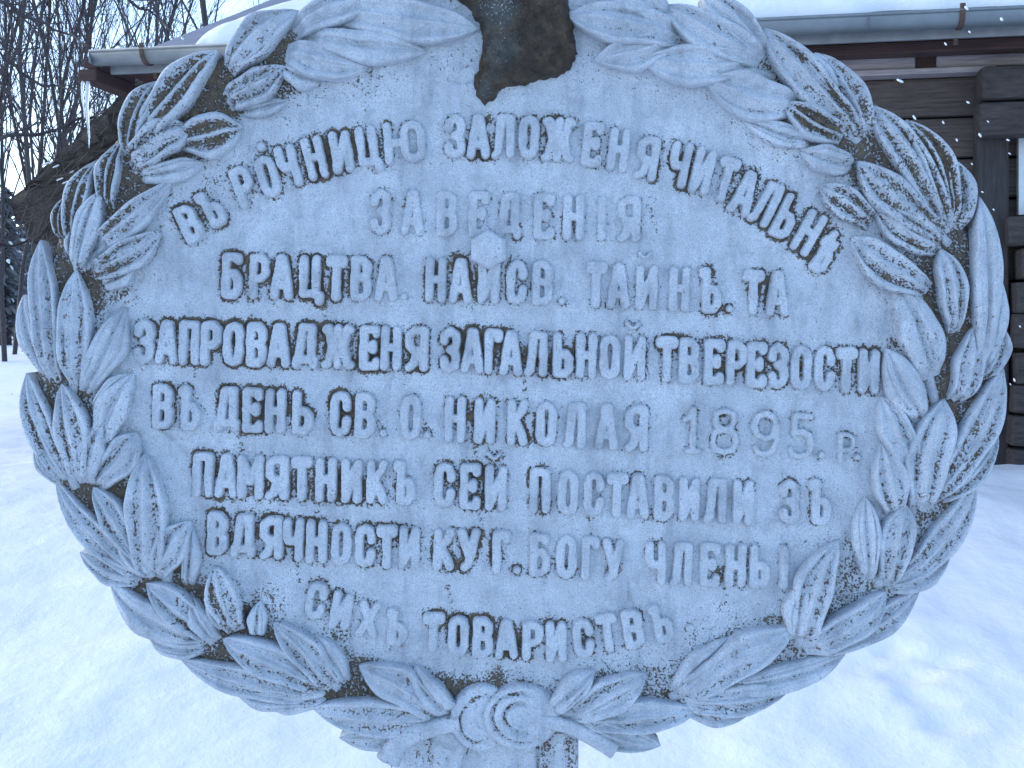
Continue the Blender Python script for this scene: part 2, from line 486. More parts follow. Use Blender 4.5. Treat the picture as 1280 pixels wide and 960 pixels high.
# icicles at the eave end
def icicle(px, y0, y1, r, label):
    mb = MB(); d = 7.08
    a = at(px, y0, d); b = at(px + 1.5, y1, d)
    n = 14; pts = []; rad = []
    for i in range(n):
        t = i / (n - 1)
        pts.append(a.lerp(b, t) + Vector((0.004 * math.sin(9 * t), 0.004 * math.cos(7 * t), 0)))
        rad.append(r * ((1 - t) ** 0.7 * (1 + 0.18 * math.sin(23 * t)) + 0.06))
    mb.tube(pts, rad, 10)
    o = mb.build('icicle', M_ICE, None, smooth=True)
    o.data.transform(Matrix.Translation(-a)); o.location = a
    tag(o, label, 'icicle', 'icicles on the eave')
icicle(109, 82, 186, 0.017, 'longest icicle hanging from the left end of the snowy eave')
icicle(103, 84, 150, 0.012, 'shorter icicle just left of the longest one under the eave end')
# eave-end timber from which they hang
mb = MB(); hbox(mb, -0.13, 0.0, 0.0, 0.5, -0.11, -0.03); hbox(mb, -0.09, 0.0, 0.0, 0.5, -0.03, 0.04); house_part(mb, 'verge_board', M_SOFFIT, bevel=0.01)

# ------------------------------------------------------------------ thatched lean-to on the left
shed = empty('lean_to', at(90, 560, 8.4))
tag(shed, 'low lean-to with thick brown thatched roof beside the log house', 'shed')
def thatch():
    d0 = 7.9
    prof = [(8, 254), (60, 205), (115, 152), (165, 104), (215, 58), (330, 10), (330, 200), (260, 300), (46, 308), (24, 276)]
    P = [at(x, y, d0) for x, y in prof]
    # fine grid: boundary loops extruded back with uneven surface
    pts = []
    for i in range(len(P)):
        a, b = P[i], P[(i + 1) % len(P)]
        n = max(2, int((b - a).length / 0.05))
        pts += [a.lerp(b, j / n) for j in range(n)]
    nb = 14; vs_ = []; fs = []; n = len(pts)
    cen = sum(pts, Vector()) / n
    for j in range(nb):
        for i, p in enumerate(pts):
            r = 0.03 * (random.random() - 0.5) + 0.05 * (float(fbm(i * 0.13, j * 0.3, 9)) - 0.5)
            q = p + (p - cen).normalized() * r
            vs_.append(q + Vector((0, 3.0 * j / (nb - 1) + random.uniform(-.03, .03), 0)))
    for j in range(nb - 1):
        for i in range(n):
            fs.append((j * n + i, j * n + (i + 1) % n, (j + 1) * n + (i + 1) % n, (j + 1) * n + i))
    # front face as concentric rings
    rings = [list(range(n))]
    for k in range(1, 10):
        base = len(vs_)
        for i, p in enumerate(pts):
            q = p.lerp(cen, k / 10) + Vector((random.uniform(-.02, .02), -0.05 + random.uniform(-.04, .04), random.uniform(-.02, .02)))
            vs_.append(q)
        rings.append(list(range(base, base + n)))
    for a, b in zip(rings[:-1], rings[1:]):
        for i in range(n): fs.append((a[i], a[(i + 1) % n], b[(i + 1) % n], b[i]))
    fs.append(tuple(rings[-1]))
    o = mesh_obj('thatch_roof', vs_, fs, M_THATCH, shed, smooth=True)
    # loose straw ends
    mb = MB()
    for _ in range(220):
        u, v = random.random(), random.random()
        x = 20 + 190 * u; y = 245 - 175 * u + v * 200 * (1 - 0.3 * u)
        if y > 310 or (x < 50 and y > 252 + (x - 10) * 1.3): continue
        a = at(x, y, d0 - 0.075 - random.random() * 0.03)
        ang = random.gauss(-2.2, 0.5); L = random.uniform(0.05, 0.18)
        mb.tube([a, a + Vector((math.cos(ang) * L, -0.03, math.sin(ang) * L))], [0.004, 0.002], 4)
    mb.build('loose_straw', M_STRAW, o)
    mb = MB()
    for x, y in ((77, 263), (75, 224), (82, 228), (57, 205), (70, 208), (64, 203), (90, 215), (96, 250)):
        a = at(x, y, d0 - 0.10); mb.box(a, (0.012 + 0.012 * random.random(), 0, 0.008), (0, 0.012, 0), (0.002, 0, 0.005))
    mb.build('snow_patch', M_SNOW, o, bevel=0.006)
    mb = MB(); z0 = 0.2
    c = at(190, 420, 8.9)
    mb.box(Vector((c.x, c.y + 1.0, 1.2)), (0.75, 0, 0), (0, 0.9, 0), (0, 0, 1.2))
    mb.build('plank_wall', M_LOG, shed)
thatch()

# ------------------------------------------------------------------ bare trees
def grow(mb, p, dirv, length, r, depth, n_child, spread, rnd, up=0.15, mbt=None):
    segs = 7 if depth == 0 else (5 if depth == 1 else 3)
    pts = [p.copy()]; rad = [r]; d = dirv.normalized()
    for i in range(segs):
        d = (d + Vector((rnd.gauss(0, .09), rnd.gauss(0, .09), rnd.gauss(0, .05) + up * 0.1))).normalized()
        pts.append(pts[-1] + d * length / segs)
        rad.append(r * (1 - 0.75 * (i + 1) / segs))
    (mb if depth == 0 else mbt).tube(pts, rad, 7 if depth == 0 else (5 if depth == 1 else 3), cap=False)
    if depth >= 3: return
    for k in range(n_child[depth]):
        t = rnd.uniform(0.18, 0.98) if depth == 0 else rnd.uniform(0.12, 1.0)
        i = min(int(t * segs), segs - 1); f = t * segs - i
        q = pts[i].lerp(pts[i + 1], f)
        ax = (pts[i + 1] - pts[i]).normalized()
        side = Vector((rnd.gauss(0, 1), rnd.gauss(0, 1), rnd.gauss(0, .4))); side = (side - ax * side.dot(ax)).normalized()
        nd = (ax * rnd.uniform(0.7, 1.1) + side * spread * rnd.uniform(.6, 1.2) + Vector((0, 0, up))).normalized()
        grow(mb, q, nd, length * rnd.uniform(.26, .46) * (1.15 - .5 * t), max(0.0036, rad[i] * rnd.uniform(.35, .55)), depth + 1, n_child, spread, rnd, up, mbt)

def bare_tree(px, d, r, h, lean, label, seed, spread=0.55, kids=(24, 7, 4), group='bare saplings left of the log house'):
    rnd = random.Random(seed)
    x = (px - 640) / F * d; y = CY + d; z = float(gz(x, y)) - 0.05
    root = empty('bare_tree', (x, y, z))
    tag(root, label, 'tree', group)
    mt, mb = MB(), MB()
    grow(mt, Vector((x, y, z)), Vector((lean, 0, 1)), h, r, 0, kids, spread, rnd, 0.22, mb)
    mt.build('trunk', M_BARK, root, smooth=True)
    mb.build('branches', M_TWIG, root, smooth=True)
SAP = 'thin bare sapling in the thicket left of the log house'
for i, (px, d, r, h, lean) in enumerate([
        (-12, 23, .046, 13, .05), (6, 20.5, .050, 13, .01), (18, 24, .052, 14, -.02), (29, 26, .042, 13, .05), (40, 22, .048, 13, .03), (49, 25, .045, 14, .00), (57, 21, .055, 13.5, .01), (66, 24, .060, 14.5, -.01),
        (74, 27, .044, 13, .05), (82, 23, .052, 14, .03), (93, 26, .046, 14, .04), (104, 22, .042, 13, .05), (116, 25, .05, 14, .02), (130, 28, .046, 14, .03), (-30, 21, .05, 13.4, .09), (150, 27, .046, 15, .02), (-48, 24, .05, 13, .12), (176, 29, .05, 15, .0)]):
    bare_tree(px, d, r, h, lean, SAP, 100 + i)
bare_tree(224, 20.0, .06, 13.5, .0, 'upright bare tree rising straight behind the left end of the snowy roof', 301, group='bare trees behind the roof')
bare_tree(262, 19, .085, 12.5, -.06, 'thicker bare tree leaning left behind the snowy roof', 302, group='bare trees behind the roof')
bare_tree(300, 21.5, .08, 13.5, .05, 'bare forked tree behind the snowy roof beside the wreath top', 303, group='bare trees behind the roof')

def overhang():
    d = 9.0; rnd = random.Random(77)
    b0 = at(-150, 400, d); z = float(gz(b0.x, b0.y)) - .05
    root = empty('bare_tree', (b0.x, b0.y, z))
    tag(root, 'bare tree whose long crooked boughs reach in from the left edge across the saplings', 'tree')
    mt, mb = MB(), MB()
    mt.tube([(b0.x, b0.y, z), at(-152, 250, d), at(-140, 60, d), at(-130, -200, d)], [.12, .1, .08, .05], 9)
    mt.build('trunk', M_BARK, root, smooth=True)
    for limb in ([(-140, 30), (-60, -20), (0, 4), (42, 26), (80, 42), (116, 60)], [(-146, 210), (-60, 150), (0, 62), (26, 92), (70, 108), (130, 122)],
                 [(-148, 260), (-40, 180), (10, 170), (62, 162), (112, 144), (142, 138)], [(-140, 0), (20, -60), (120, -20), (162, 2), (196, 22), (216, 40)], [(-150, 330), (-60, 320), (-8, 306), (20, 306), (44, 302)]):
        pts = [at(x, y, d + .25 * math.sin(i * 2.1)) for i, (x, y) in enumerate(limb)]
        q = []
        for a, b in zip(pts[:-1], pts[1:]):
            q += [a.lerp(b, t) + Vector((rnd.gauss(0, .012), 0, rnd.gauss(0, .014))) for t in (0, .33, .66)]
        q.append(pts[-1])
        rad = [.026 * (1 - .8 * i / (len(q) - 1)) for i in range(len(q))]
        mb.tube(q, rad, 6)
        for i in range(4, len(q) - 1):
            for k in range(2):
                v = (q[i + 1] - q[i]).normalized(); sd = Vector((rnd.gauss(0, 1), rnd.gauss(0, .6), rnd.gauss(.2, 1))).normalized()
                grow(mb, q[i], v + sd * .8, rnd.uniform(.25, .7), rad[i] * .45, 2, (0, 0, 4), .6, rnd, .1, mb)
    mb.build('branches', M_TWIG, root, smooth=True)
overhang()

def far_tree(px, d, h, w, label, seed, top=0.0):
    rnd = random.Random(seed)
    x = (px - 640) / F * d; y = CY + d; z = float(gz(x, y)) - 0.1
    root = empty('spruce_tree', (x, y, z)); tag(root, label, 'tree', 'far trees at the edge of the snow field')
    mb = MB(); mb.tube([(x, y, z), (x + rnd.uniform(-.2, .2), y, z + h * .95)], [0.2, 0.03], 7); mb.build('trunk', M_BARK, root, smooth=True)
    mb = MB()
    for k in range(260):
        t = rnd.uniform(0.12, 1) ; a = rnd.uniform(0, 2 * math.pi); L = w * (1.08 - t) * rnd.uniform(.5, 1.1)
        p = Vector((x, y, z + h * t)); q = p + Vector((math.cos(a) * L, math.sin(a) * L, -L * rnd.uniform(.15, .5)))
        mb.tube([p, p.lerp(q, .5) + Vector((0, 0, .06)), q], [.03, .07, .01], 4)
        for m in range(3):
            c = p.lerp(q, rnd.uniform(.3, 1)); s = rnd.uniform(.06, .22)
            v1 = Vector((rnd.gauss(0, 1), rnd.gauss(0, 1), rnd.gauss(0, .5))).normalized() * s; v2 = Vector((rnd.gauss(0, 1), rnd.gauss(0, 1), rnd.gauss(0, .5) - .5)).normalized() * s
            mb.add([c, c + v1, c + v1 * .6 + v2, c + v2], [(0, 1, 2, 3)])
    cr = mb.build('crown', M_PINE, root)
    mb = MB()
    for k in range(45):
        t = rnd.uniform(0.1, 1); a = rnd.uniform(0, 2 * math.pi); L = w * (1.08 - t) * rnd.uniform(.3, 1)
        c = Vector((x + math.cos(a) * L, y + math.sin(a) * L, z + h * t - L * .25)); s_ = rnd.uniform(.08, .22)
        mb.tube([c - Vector((math.cos(a) * s_, math.sin(a) * s_, -.03)), c, c + Vector((math.cos(a) * s_, math.sin(a) * s_, -.08))], [.02, s_ * .35, .02], 5)
    mb.build('snow_load', M_SNOW, cr, smooth=True)
FT = ['dark spruce at the far edge of the snow field, left of the wreath']
for i, (px, d, h, w) in enumerate([(-60, 34, 7, 2.0), (-22, 40, 7.0, 2.0), (6, 32, 4.6, 1.6), (30, 38, 5.2, 1.7), (52, 44, 6.5, 2.0), (75, 40, 6, 2)]):
    far_tree(px, d, h, w, FT[0], 500 + i)

# ------------------------------------------------------------------ falling snow
def flakes():
    mb = MB(); rnd = random.Random(5)
    spots = [(1125, 101, 5, 3), (1143, 147, 3.6, 2.5), (1210, 128, 2.6, 2), (1179, 153, 2.4, 2), (1196, 175, 2.2, 2), (1225, 169, 3.2, 2.6), (1235, 152, 1.8, 1.6),
             (1260, 175, 2.4, 2), (1262, 192, 2, 1.6), (1208, 10, 3.4, 3), (1252, 24, 2.6, 3), (1182, 55, 2.4, 2), (1212, 40, 2, 2), (1250, 345, 2, 2), (1245, 298, 1.8, 1.8), (1268, 475, 2.4, 2),
             (1275, 408, 1.6, 1.6), (1228, 240, 1.8, 1.6), (1242, 262, 1.6, 1.6), (1215, 205, 1.6, 1.6), (122, 48, 2.4, 2.5), (228, 48, 2.4, 2.4)]
    for _ in range(60): spots.append((rnd.uniform(0, 1280), rnd.uniform(0, 900), rnd.uniform(1.0, 2.2), rnd.uniform(1.0, 2)))
    for x, y, a, b in spots:
        d = rnd.uniform(2.6, 4.6); c = at(x, y, d); k = d / F
        ang = rnd.uniform(-1.2, -0.4)
        u = Vector((math.cos(ang), 0, math.sin(ang))) * a * k; v = Vector((-math.sin(ang), 0, math.cos(ang))) * b * k * 0.6; w = Vector((0, 1, 0)) * b * k * .6
        vs_ = []; fs = []
        for i in range(5):
            th = math.pi * i / 4
            for j in range(6):
                ph = 2 * math.pi * j / 6
                vs_.append(c + u * math.cos(th) + (v * math.cos(ph) + w * math.sin(ph)) * math.sin(th) * rnd.uniform(.8, 1.15))
        for i in range(4):
            for j in range(6): fs.append((i * 6 + j, i * 6 + (j + 1) % 6, (i + 1) * 6 + (j + 1) % 6, (i + 1) * 6 + j))
        mb.add(vs_, fs)
    o = mb.build('falling_snow', M_SNOW, None, smooth=True)
    tag(o, 'white snowflakes drifting down in front of the dark log wall', kind='stuff')
flakes()

# ------------------------------------------------------------------ the monument
K = 0.001                      # one photo pixel = 1 mm on the plaque
mon = empty('stone_monument', (0, 0.06, 0.0))
tag(mon, 'pale painted stone memorial medallion with laurel wreath and raised Cyrillic inscription', 'monument')
def W(px, py, h=0.0):          # plaque pixel + height out of the face (px) -> world
    return ((px - 640) * K, -h * K, CZ + (HZ - py) * K)
def Wn(px, py, h):
    return np.stack([(px - 640) * K, -h * K + 0 * px, CZ + (HZ - py) * K], -1)

# --- glyph skeletons, u across, v down
O_ = [(0, .22), (.15, .06), (.5, 0), (.85, .06), (1, .22), (1, .78), (.85, .94), (.5, 1), (.15, .94), (0, .78), (0, .22)]
SOFT = [(0, 0), (0, 1), (.7, 1), (1, .88), (1, .6), (.7, .47), (0, .47)]
G = {
 'А': [[(0, 1), (.4, 0), (.6, 0), (1, 1)], [(.2, .72), (.8, .72)]],
 'Б': [[(.92, .08), (.92, 0), (0, 0), (0, 1), (.65, 1), (1, .87), (1, .57), (.65, .42), (0, .42)]],
 'В': [[(0, 0), (0, 1), (.65, 1), (1, .88), (1, .6), (.75, .47), (0, .47)], [(0, 0), (.62, 0), (.96, .12), (.96, .35), (.75, .47)]],
 'Г': [[(0, 1), (0, 0), (1, 0), (1, .12)]],
 'Д': [[(.12, .86), (.34, 0), (.86, 0), (.86, .86)], [(0, 1.02), (0, .87), (1, .87), (1, 1.02)]],
 'Е': [[(1, .12), (1, 0), (0, 0), (0, 1), (1, 1), (1, .88)], [(0, .48), (.72, .48)], [(.72, .40), (.72, .56)]],
 'Ж': [[(.5, 0), (.5, 1)], [(0, .03), (.12, 0), (.24, .44), (.76, .44), (.88, 0), (1, .03)], [(0, 1), (.12, .98), (.26, .5)], [(1, 1), (.88, .98), (.74, .5)]],
 'З': [[(0, .26), (.04, .1), (.5, 0), (.92, .09), (1, .25), (.93, .4), (.5, .48), (.93, .58), (1, .76), (.92, .92), (.5, 1), (.06, .91), (0, .76)]],
 'И': [[(0, 0), (0, 1), (1, .02), (1, 1)]],
 'І': [[(.5, 0), (.5, 1)]],
 'К': [[(0, 0), (0, 1)], [(1, 0), (.85, .18), (.1, .5)], [(.3, .44), (.85, .82), (1, 1)]],
 'Л': [[(0, 1), (.16, .93), (.34, 0), (1, 0), (1, 1)]],
 'М': [[(0, 1), (0, 0), (.5, .62), (1, 0), (1, 1)]],
 'Н': [[(0, 0), (0, 1)], [(1, 0), (1, 1)], [(0, .48), (1, .48)]],
 'О': [O_],
 'П': [[(0, 1), (0, 0), (1, 0), (1, 1)]],
 'Р': [[(0, 1), (0, 0), (.65, 0), (1, .12), (1, .42), (.65, .55), (0, .55)]],
 'С': [[(1, .32), (1, .2), (.82, .04), (.5, 0), (.15, .06), (0, .22), (0, .78), (.15, .94), (.5, 1), (.85, .94), (1, .78), (1, .68)]],
 'Т': [[(0, .1), (0, 0), (1, 0), (1, .1)], [(.5, 0), (.5, 1)]],
 'У': [[(0, 0), (.5, .64)], [(1, 0), (.5, .92), (.2, 1)]],
 'Х': [[(0, 0), (1, 1)], [(1, 0), (0, 1)]],
 'Ц': [[(0, 0), (0, .93), (1, .93), (1, 0)], [(1, .93), (1.3, .97), (1.28, 1.12)]],
 'Ч': [[(0, 0), (0, .4), (.2, .53), (1, .53)], [(1, 0), (1, 1)]],
 'Ъ': [[(-.32, .1), (-.32, 0), (0, 0)], SOFT],
 'Ь': [SOFT],
 'Ѣ': [[(.2, 0), (.2, 1), (.75, 1), (1, .88), (1, .62), (.75, .5), (.2, .5)], [(-.15, .3), (-.15, .22), (.8, .22), (.8, .3)]],
 'Ю': [[(0, 0), (0, 1)], [(0, .5), (.5, .5)], [(.5 + .5 * a, b) for a, b in O_]],
 'Я': [[(1, 1), (1, 0), (.35, 0), (0, .12), (0, .42), (.35, .55), (1, .55)], [(.55, .55), (.3, .92), (0, 1)]],
 '1': [[(.0, .24), (.2, .2), (.62, 0), (.62, 1)], [(.2, 1), (1, 1)]],
 '8': [[(.5, 0), (.85, .07), (.9, .25), (.75, .4), (.5, .45), (.25, .4), (.1, .25), (.15, .07), (.5, 0)], [(.5, .45), (.9, .53), (1, .75), (.85, .94), (.5, 1), (.15, .94), (0, .75), (.1, .53), (.5, .45)]],
 '9': [[(.95, .28), (.8, .55), (.5, .62), (.15, .53), (0, .3), (.15, .08), (.5, 0), (.85, .08), (1, .3), (1, .65), (.8, .92), (.5, 1), (.2, .95), (.1, .82)]],
 '5': [[(.9, .02), (.22, 0), (.2, .42), (.55, .38), (.9, .48), (1, .7), (.85, .92), (.5, 1), (.15, .94), (.05, .8)]],
 '.': [[(.4, .5), (.6, .5)]],
 'o': [[(.4, .5), (.6, .5)]],
 '˘': [[(0, 0), (.35, .8), (.65, .8), (1, 0)]],
}
WID = {'А': 29, 'Ж': 42, 'М': 33, 'Д': 32, 'Л': 29, 'І': 12, 'Ю': 52, 'Ъ': 24, 'Я': 29, 'Х': 29, 'Г': 23, 'Т': 27, 'Ь': 26, 'Ѣ': 24, '8': 38, '9': 38, '5': 36, '1': 25, 'У': 28}
# word -> list of (glyph, cx, cy, rotation degrees clockwise, height, width, stroke)
def line(ys, words):
    xs_ = [a for a, _ in ys]; yy = [b for _, b in ys]; out = []
    for txt, cs, h in words:
        L = []
        for g, cx in zip(txt, cs):
            cy = float(np.interp(cx, xs_, yy)); w = WID.get(g, 26); hh = h
            if g == 'Й':
                L.append(('И', cx, cy, 1.5, hh + 2, 29, 12.4)); L.append(('˘', cx - 2, cy - hh * .5 - 11, 1.5, 14, 22, 7))
            elif g == '.':
                L.append(('.', cx, cy + hh * .5 - 7, 0, 12, 12, 11))
            elif g == 'р':
                L.append(('Р', cx, cy + 12, 3, 42, 23, 8))
            elif g in '1895':
                L.append((g, cx, cy, 1.5, hh + 4, w + 1, 9.6))
            else:
                L.append((g, cx + (3 if g == 'Ъ' else 0), cy, 1.5, hh + 2, w + 2, 12.8))
        out.append((txt, L))
    return out
WORDS = []
def arc(txt, items, h):
    L = []
    for g, cx, cy, rot in items:
        if g == 'o': L.append(('o', cx, cy, 0, 14, 14, 13))
        elif g == '.': L.append(('.', cx, cy, 0, 12, 13, 11))
        else: L.append((g, cx + (2 if g == 'Ъ' else 0), cy, rot, h, WID.get(g, 26) + 2, 12.6))
    WORDS.append((txt, L))
arc('ВЪ', [('В', 238, 280, -26), ('Ъ', 265, 260, -25)], 52)
arc('РОЧНИЦЮ', [('Р', 306, 234, -21), ('О', 336, 221, -17), ('o', 327, 184, 0), ('Ч', 361, 208, -15), ('Н', 394, 198, -13), ('И', 427, 190, -9), ('Ц', 459, 184, -8), ('Ю', 506, 178, -5)], 56)
arc('ЗАЛОЖЕНЯ', [('З', 569, 171, 0), ('А', 598, 171, 0), ('Л', 629, 171, 1), ('О', 661, 172, 2), ('Ж', 698, 175, 4), ('Е', 741, 181, 6), ('Н', 773, 188, 7), ('Я', 809, 198, 9)], 58)
arc('ЧИТАЛЬНѢ', [('Ч', 849, 206, 12), ('И', 878, 214, 13), ('Т', 907, 225, 16), ('А', 931, 241, 21), ('Л', 957, 254, 25), ('Ь', 983, 271, 27), ('Н', 1010, 291, 30), ('Ѣ', 1032, 315, 34)], 60)
WORDS += line([(476, 265), (786, 274)], [('ЗАВЕДЕНІЯ', (476, 516, 559, 599, 636, 680, 717, 752, 786), 58)])
WORDS += line([(291, 345), (545, 350), (747, 356), (968, 367)], [('БРАЦТВА.', (291, 325, 353, 388, 421, 452, 483, 505), 57), ('НАЙСВ.', (545, 576, 611, 646, 678, 703), 57), ('ТАЙНЪ.', (745, 773, 808, 849, 886, 911), 57), ('ТА', (941, 971), 57)])
WORDS += line([(182, 427), (521, 436), (833, 449), (1085, 464)], [('ЗАПРОВАДЖЕНЯ', (182, 210, 238, 265, 293, 322, 349, 382, 423, 463, 489, 521), 56), ('ЗАГАЛЬНОЙ', (563, 591, 617, 639, 670, 704, 733, 762, 793), 57), ('ТВЕРЕЗОСТИ', (833, 861, 892, 920, 945, 972, 1001, 1030, 1057, 1085), 57)])
WORDS += line([(205, 508), (426, 517), (569, 524), (795, 535), (905, 539), (1000, 545), (1070, 549)], [('ВЪ', (205, 237), 56), ('ДЕНЬ', (285, 317, 345, 379), 56), ('СВ.', (426, 457, 480), 57), ('О.', (514, 534), 57), ('НИКОЛАЯ', (569, 606, 647, 683, 718, 758, 795), 58), ('1895.', (864, 905, 956, 1000, 1026), 57), ('р.', (1057, 1071), 57)])
WORDS += line([(255, 593), (507, 603), (675, 613), (928, 627), (1025, 627)], [('ПАМЯТНИКЪ', (255, 284, 314, 347, 378, 408, 440, 472, 505), 56), ('СЕЙ', (556, 588, 620), 57), ('ПОСТАВИЛИ', (675, 710, 742, 771, 797, 830, 861, 893, 928), 57), ('ЗЪ', (986, 1023), 57)])
WORDS += line([(273, 666), (457, 682), (586, 687), (707, 695), (819, 703), (979, 708)], [('ВДЯЧНОСТИ', (273, 305, 340, 367, 396, 427, 457, 484, 512), 54), ('КУ', (555, 586), 54), ('Г.', (627, 646), 55), ('БОГУ', (675, 708, 738, 766), 55), ('ЧЛЕНЫ', (819, 851, 887, 919), 55)])
WORDS[-1][1].extend([('Ь', 949, 706.5, 1.5, 57, 28, 12.8), ('І', 979, 708, 1.5, 57, 13, 12.8)])
WORDS[-1] = ('ЧЛЕНЫ', [l for l in WORDS[-1][1]])
arc('СИХЪ', [('С', 396, 750, 10), ('И', 427, 762, 10), ('Х', 461, 773, 9), ('Ъ', 496, 783, 6)], 50)
arc('ТОВАРИСТВЪ.', [('Т', 542, 790, 3), ('О', 573, 794, 1), ('В', 604, 796, 1), ('А', 633, 798, 0), ('Р', 666, 800, 0), ('И', 695, 801, -1), ('С', 729, 797, -5), ('Т', 759, 790, -8), ('В', 791, 785, -9), ('Ъ', 826, 777, -10), ('.', 862, 784, 0)], 52)

def seg_dist(X, Y, polys):
    D = np.full(X.shape, 1e9)
    for pl in polys:
        for (x0, y0), (x1, y1) in zip(pl[:-1], pl[1:]):
            dx, dy = x1 - x0, y1 - y0; L = dx * dx + dy * dy + 1e-9
            t = np.clip(((X - x0) * dx + (Y - y0) * dy) / L, 0, 1)
            D = np.minimum(D, np.hypot(X - x0 - t * dx, Y - y0 - t * dy))
    return D

def glyph_px(g, cx, cy, rot, h, w, t):
    a = R(rot); c, s = math.cos(a), math.sin(a); out = []
    for pl in G[g]:
        q = []
        for u, v in pl:
            x = (u - .5) * max(w - t, .1); y = (v - .5) * (h - t)
            q.append((cx + x * c - y * s, cy + x * s + y * c))
        out.append(q)
    return out

def iso_mesh(sdf, x0, x1, y0, y1, s):
    """grid over the area where sdf<0, its outline pulled onto sdf=0"""
    xs_ = np.arange(x0, x1 + s, s); ys_ = np.arange(y0, y1 + s, s)
    X, Y = np.meshgrid(xs_, ys_)
    D = sdf(X, Y)
    ok = D < 0.45 * s
    q = ok[:-1, :-1] & ok[:-1, 1:] & ok[1:, :-1] & ok[1:, 1:]
    idx = np.arange(X.size).reshape(X.shape)
    F4 = np.stack([idx[:-1, :-1], idx[1:, :-1], idx[1:, 1:], idx[:-1, 1:]], -1)[q]
    cnt = np.bincount(F4.ravel(), minlength=X.size)
    bd = (cnt > 0) & (cnt < 4)
    Xf, Yf = X.ravel().copy(), Y.ravel().copy()
    for _ in range(2):
        bx, by = Xf[bd], Yf[bd]; e = 0.2
        d = sdf(bx, by); gx = (sdf(bx + e, by) - sdf(bx - e, by)) / (2 * e); gy = (sdf(bx, by + e) - sdf(bx, by - e)) / (2 * e)
        gn = np.hypot(gx, gy) ** 2 + 0.05
        mv = np.clip(d / gn, -1.2 * s, 1.2 * s)
        Xf[bd] = bx - gx * mv; Yf[bd] = by - gy * mv
    used = cnt > 0
    rem = np.cumsum(used) - 1
    return Xf[used], Yf[used], rem[F4], bd[used]

